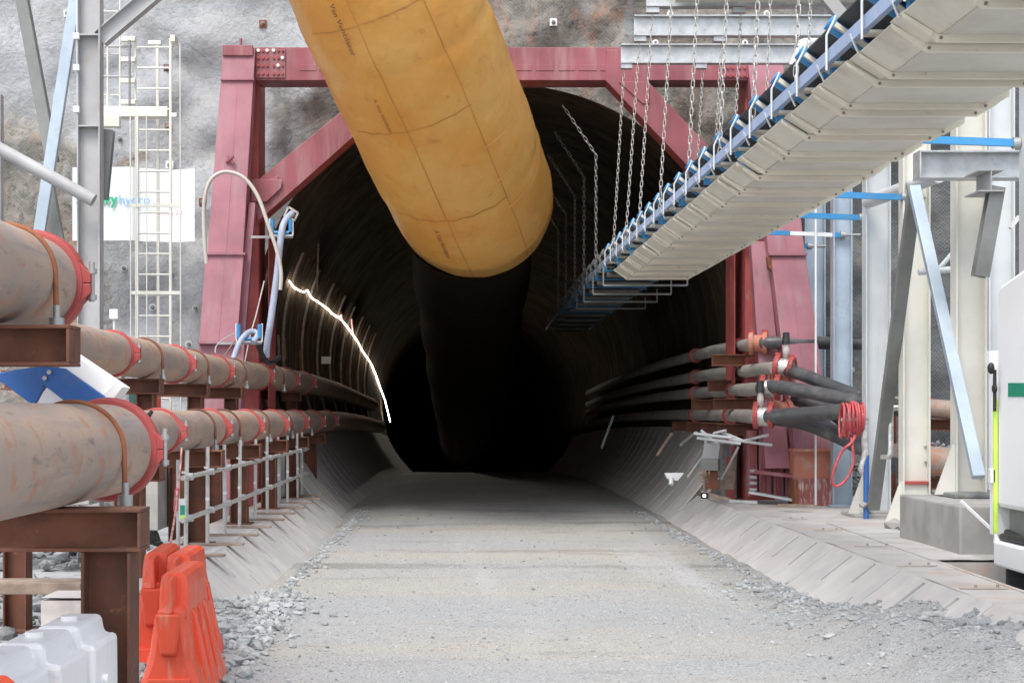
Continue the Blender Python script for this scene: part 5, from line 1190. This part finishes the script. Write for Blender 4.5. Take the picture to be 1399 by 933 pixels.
for i, (a, b) in enumerate((((948, 592), (1000, 598)), ((952, 598), (1012, 606)), ((996, 600), (1055, 608)), ((1000, 606), (1050, 594)), ((958, 588), (980, 606)), ((985, 590), (1020, 604)), ((975, 592), (992, 588)), ((965, 625), (964, 592)))):
    tag(MB().tube([P(*a, 32.8 + .08 * i), P(*b, 32.6 + .08 * i)], .03, 8).build('loose_tube', M['paleste']), ['long', 'low', 'rightmost lower', 'rightmost upper', 'left slanting', 'middle slanting', 'short crossing', 'upright'][i] + ' pale loose tube of the tangle under the lowest right pipe', 'tube', 'tangle of pale tubes under the right pipes')
for i, (a, b, Y, mt, l) in enumerate((((930, 608), (952, 590), 34.2, 'darkgrey', 'dark bar lying on the right invert below the pipes'), ((898, 622), (918, 592), 37.5, 'wood', 'brown plank leaning on the right invert inside the tunnel mouth'), ((822, 612), (838, 568), 48, 'paleste', 'thin pale rod leaning deep inside the tunnel on the right'), ((940, 652), (962, 622), 33.5, 'grey', 'thin grey rod on the right invert beside the floodlight'))):
    tag(MB().bar(P(*a, Y), P(*b, Y + .3), .06, .04).build('leaning_bar', M[mt]), l, 'bar')
fl = thing('floodlight', 'white floodlight bracket on the right invert below the pipes', 'floodlight', P(921, 655, 34))
m = MB(); m.poly([P(908, 646, 34), P(935, 646, 34), P(926, 657, 34), P(912, 654, 34)], (0, .15, 0)); m.build('housing', M['white'], fl, .01); m = MB(); m.tube([P(917, 653, 33.98), P(917, 662, 33.9)], .05, 8); m.build('bracket', M['paleste'], fl)
wl = thing('work_light', 'tiny lit work light at the walkway edge', 'work light', P(963, 677, 32))
m = MB(); m.box(P(958, 681, 32), P(967, 673, 32.1)); m.build('housing', M['black'], wl); m = MB(); m.box(P(960.5, 678.5, 31.99), P(964, 675.5, 31.999)); m.build('lens', M['lens'], wl)
dv = thing('dried_plant', 'small dried plant tuft on a short post by the walkway edge', 'plant', P(962, 672, 32.6))
m = MB()
for _ in range(60):
    c = P(random.gauss(962, 3.2), random.gauss(651, 4.5), 32.6 + random.uniform(-.1, .1)); d = V((random.uniform(-1, 1), random.uniform(-1, 1), random.uniform(-1, 1))) * .05; e = d.cross(V((.3, 1, .2))); m.add([c, c + d, c + e], [(0, 1, 2)])
m.build('leaves', M['wood'], dv); m = MB(); m.tube([P(962, 674, 32.6), P(962, 648, 32.6)], .02, 6); m.build('stem', M['wood'], dv)
for a, b, Y, l in (((996, 684), (1034, 686), 31.2, 'steel bar with end blocks lying on the right walkway'), ((958, 671), (996, 683), 32.5, 'thin plank along the right walkway edge'), ((1062, 690), (1112, 691), 30.6, 'rusty debris lying before the red column foot')):
    m = MB(); m.bar(P(*a, Y), P(*b, Y), .1, .05); tag(m.build('loose_bar', M['galv'] if 'steel' in l else M['wood']), l, 'bar')
for i, (y, xx, ln, l) in enumerate(((28.4, 5.44, .36, 'farthest'), (25.7, 5.42, .37, 'second farthest'), (22.7, 5.36, .48, 'middle'), (19.85, 5.2, .4, 'second nearest'), (17.3, 5.2, .42, 'nearest'))):
    t = thing('anchor_strip', l + ' flat steel strip with two bolts lying on the right walkway', 'steel strip', (xx, y, ZW), 'steel strips on the right walkway')
    m = MB(); m.box((xx - .08, y - .025, ZW + .008), (xx + ln, y + .025, ZW + .018)); m.build('strip', M['hosebeige'], t)
    for f in (.2, .75):
        m = MB(); q = V((xx + ln * f, y, ZW + .018)); m.tube([q, q + V((0, 0, .03))], .016, 6); m.build('bolt', M['steelbolt'], t)
tag(MB().bar(P(1313, 684, 21.2), P(1357, 725, 20.6), .03, .03).build('brace_rod', M['white']), 'thin white rod leaning from the plinth to the truck', 'rod')
for px, py, Y, r, l in ((1222, 718, 26.3, .2, 'broken concrete lump at the foot of the cream column'), (1238, 722, 26.0, .16, 'smaller broken concrete lump at the foot of the cream column'), (1180, 690, 28.6, .1, 'small mortar lump at the foot of the pale grey column')):
    m = MB(); vs, fs = ico[2]; c = P(px, py, Y); m.add([c + V((v.x * 1.3, v.y, v.z * .6)) * r for v in vs], fs); tag(m.build('concrete_lump', M['concgrey']), l, 'lump')

# ------------------------------------------------------------------ truck at the right edge
tx = (1362 - VX) / F * 20
tk = thing('truck', 'white truck with a green stripe cut by the right edge', 'truck', (tx + 1.2, 17, 0))
def side(px, py, dx=0.0):                  # a point on the truck's left side, which runs towards the camera
    Y = F * (tx + dx) / (px - VX); return V((tx + dx, Y, CH - (py - VY) / F * Y))
def sidepoly(nm, pts, dx, d, mat, bevel=.01):
    m = MB(); m.poly([side(x, y, dx) for x, y in pts], (d, 0, 0)); return m.build(nm, mat, tk, bevel)
y0, y1 = 20.0, 13.0
zk = side(1362, 693).z; zs = side(1363, 404).z
m = MB(); m.poly([(tx, y0, zk), (tx, y0 - .015, zk + .8), (tx, y0 + .02, zs), (tx, y0 - .06, zs + .12), (tx, 18.9, side(1400, 363).z), (tx, 18.2, side(1400, 363).z + .12), (tx, y1, side(1400, 363).z + .14), (tx, y1, zk)], (2.4, 0, 0)); m.build('body', M['truck'], tk, .06)
sidepoly('green_band', [(1377, 523), (1420, 523), (1420, 542), (1377, 542)], -.006, .012, M['green'], 0)
m = MB(); m.box((tx - .05, 20.01, side(1360, 730).z), (tx + .3, 20.12, side(1360, 480).z)); m.build('corner_post', M['truck'], tk, .01)
m = MB(); a, b = P(1356.5, 728, 19.98), P(1362, 545, 19.98); m.box((a.x, 19.95, a.z), (b.x, 19.99, b.z)); m.build('reflective_strip', M['hiviz'], tk)
m = MB(); m.tube([P(1359, 562, 19.9), P(1359, 505, 19.9)], .022, 8); m.tube([P(1356.5, 531, 19.88), P(1361, 531, 19.88)], .045, 10); m.build('mirror_arm', M['black'], tk)
m = MB(); m.ball(P(1354, 503, 19.9), .055, (.8, .8, 1.3)); m.build('mirror', M['black'], tk)
m = MB(); m.box(P(1352, 500, 20.05), P(1364, 480, 20.2)); m.build('lamp_box', M['truck'], tk, .01)
m = MB(); m.box(P(1353, 660, 19.95), P(1357, 640, 20.05)); m.build('reflector', M['white'], tk, .01)
m = MB(); a, b = P(1357, 772, 20), P(1374, 738, 20); m.box((a.x, 18.7, a.z), (b.x + 2, 20, b.z)); m.build('bumper', M['truck'], tk, .03)
m = MB(); m.poly([P(1357, 742, 20), P(1358, 722, 20), P(1366, 742, 20)], (0, -.05, 0)); m.build('bumper_gusset', M['truck'], tk, .006)
m = MB(); m.box((tx + .12, 17.5, side(1360, 740).z), (tx + 2.3, 19.9, zk)); m.build('step_well', M['darkgrey'], tk)
m = MB(); m.tube([(tx + .06, 19.95, side(1366, 734).z), (tx + .05, 18.6, side(1366, 730).z)], .05, 8); m.tube([(tx + .1, 19.93, side(1366, 727).z), (tx + .04, 18.6, side(1366, 737).z)], .04, 8); m.build('hose_bundle', M['rubber'], tk)
m = MB(); a, b = P(1374, 824, 19.6), P(1389, 776, 19.6); m.box((a.x, 19.55, a.z), (b.x + .3, 19.6, b.z)); m.build('mudflap', M['rubber'], tk)
m = MB(); a, b = P(1376, 835, 19.55), P(1396, 819, 19.55); m.box((a.x, 19.45, a.z), (b.x, 19.56, b.z)); m.build('foot_plate', M['truck'], tk, .02)
c = V((tx + .3, 18.55, .52)); m = MB(); m.torus(c, (1, 0, 0), .36, 0, 40, sq=[(-.14, -.15), (.1, -.15), (.15, -.08), (.15, .08), (.1, .15), (-.14, .15)])
wo = m.build('wheel', M['rubber'], tk, .02); m = MB(); m.tube([c + V((-.1, 0, 0)), c + V((.1, 0, 0))], .23, 24); m.build('rim', M['galv'], wo)
m = MB(); pts = [c + V((0, math.cos(a) * .64, math.sin(a) * .64)) for a in (PI * k / 12 for k in range(13))]
for a, b in zip(pts, pts[1:]): m.bar(a, b, .45, .03, (1, 0, 0))
m.build('fender', M['grey'], tk)
m = MB(); m.box((tx + .5, 13.2, .5), (tx + 1.9, 19.4, zk - .01)); m.build('chassis', M['darkgrey'], tk)
for dx in (.3, 2.1):
    c2 = V((tx + dx, 14.6, .5)); m = MB(); m.tube([c2 - V((.15, 0, 0)), c2 + V((.15, 0, 0))], .5, 28); m.build('wheel', M['rubber'], tk)
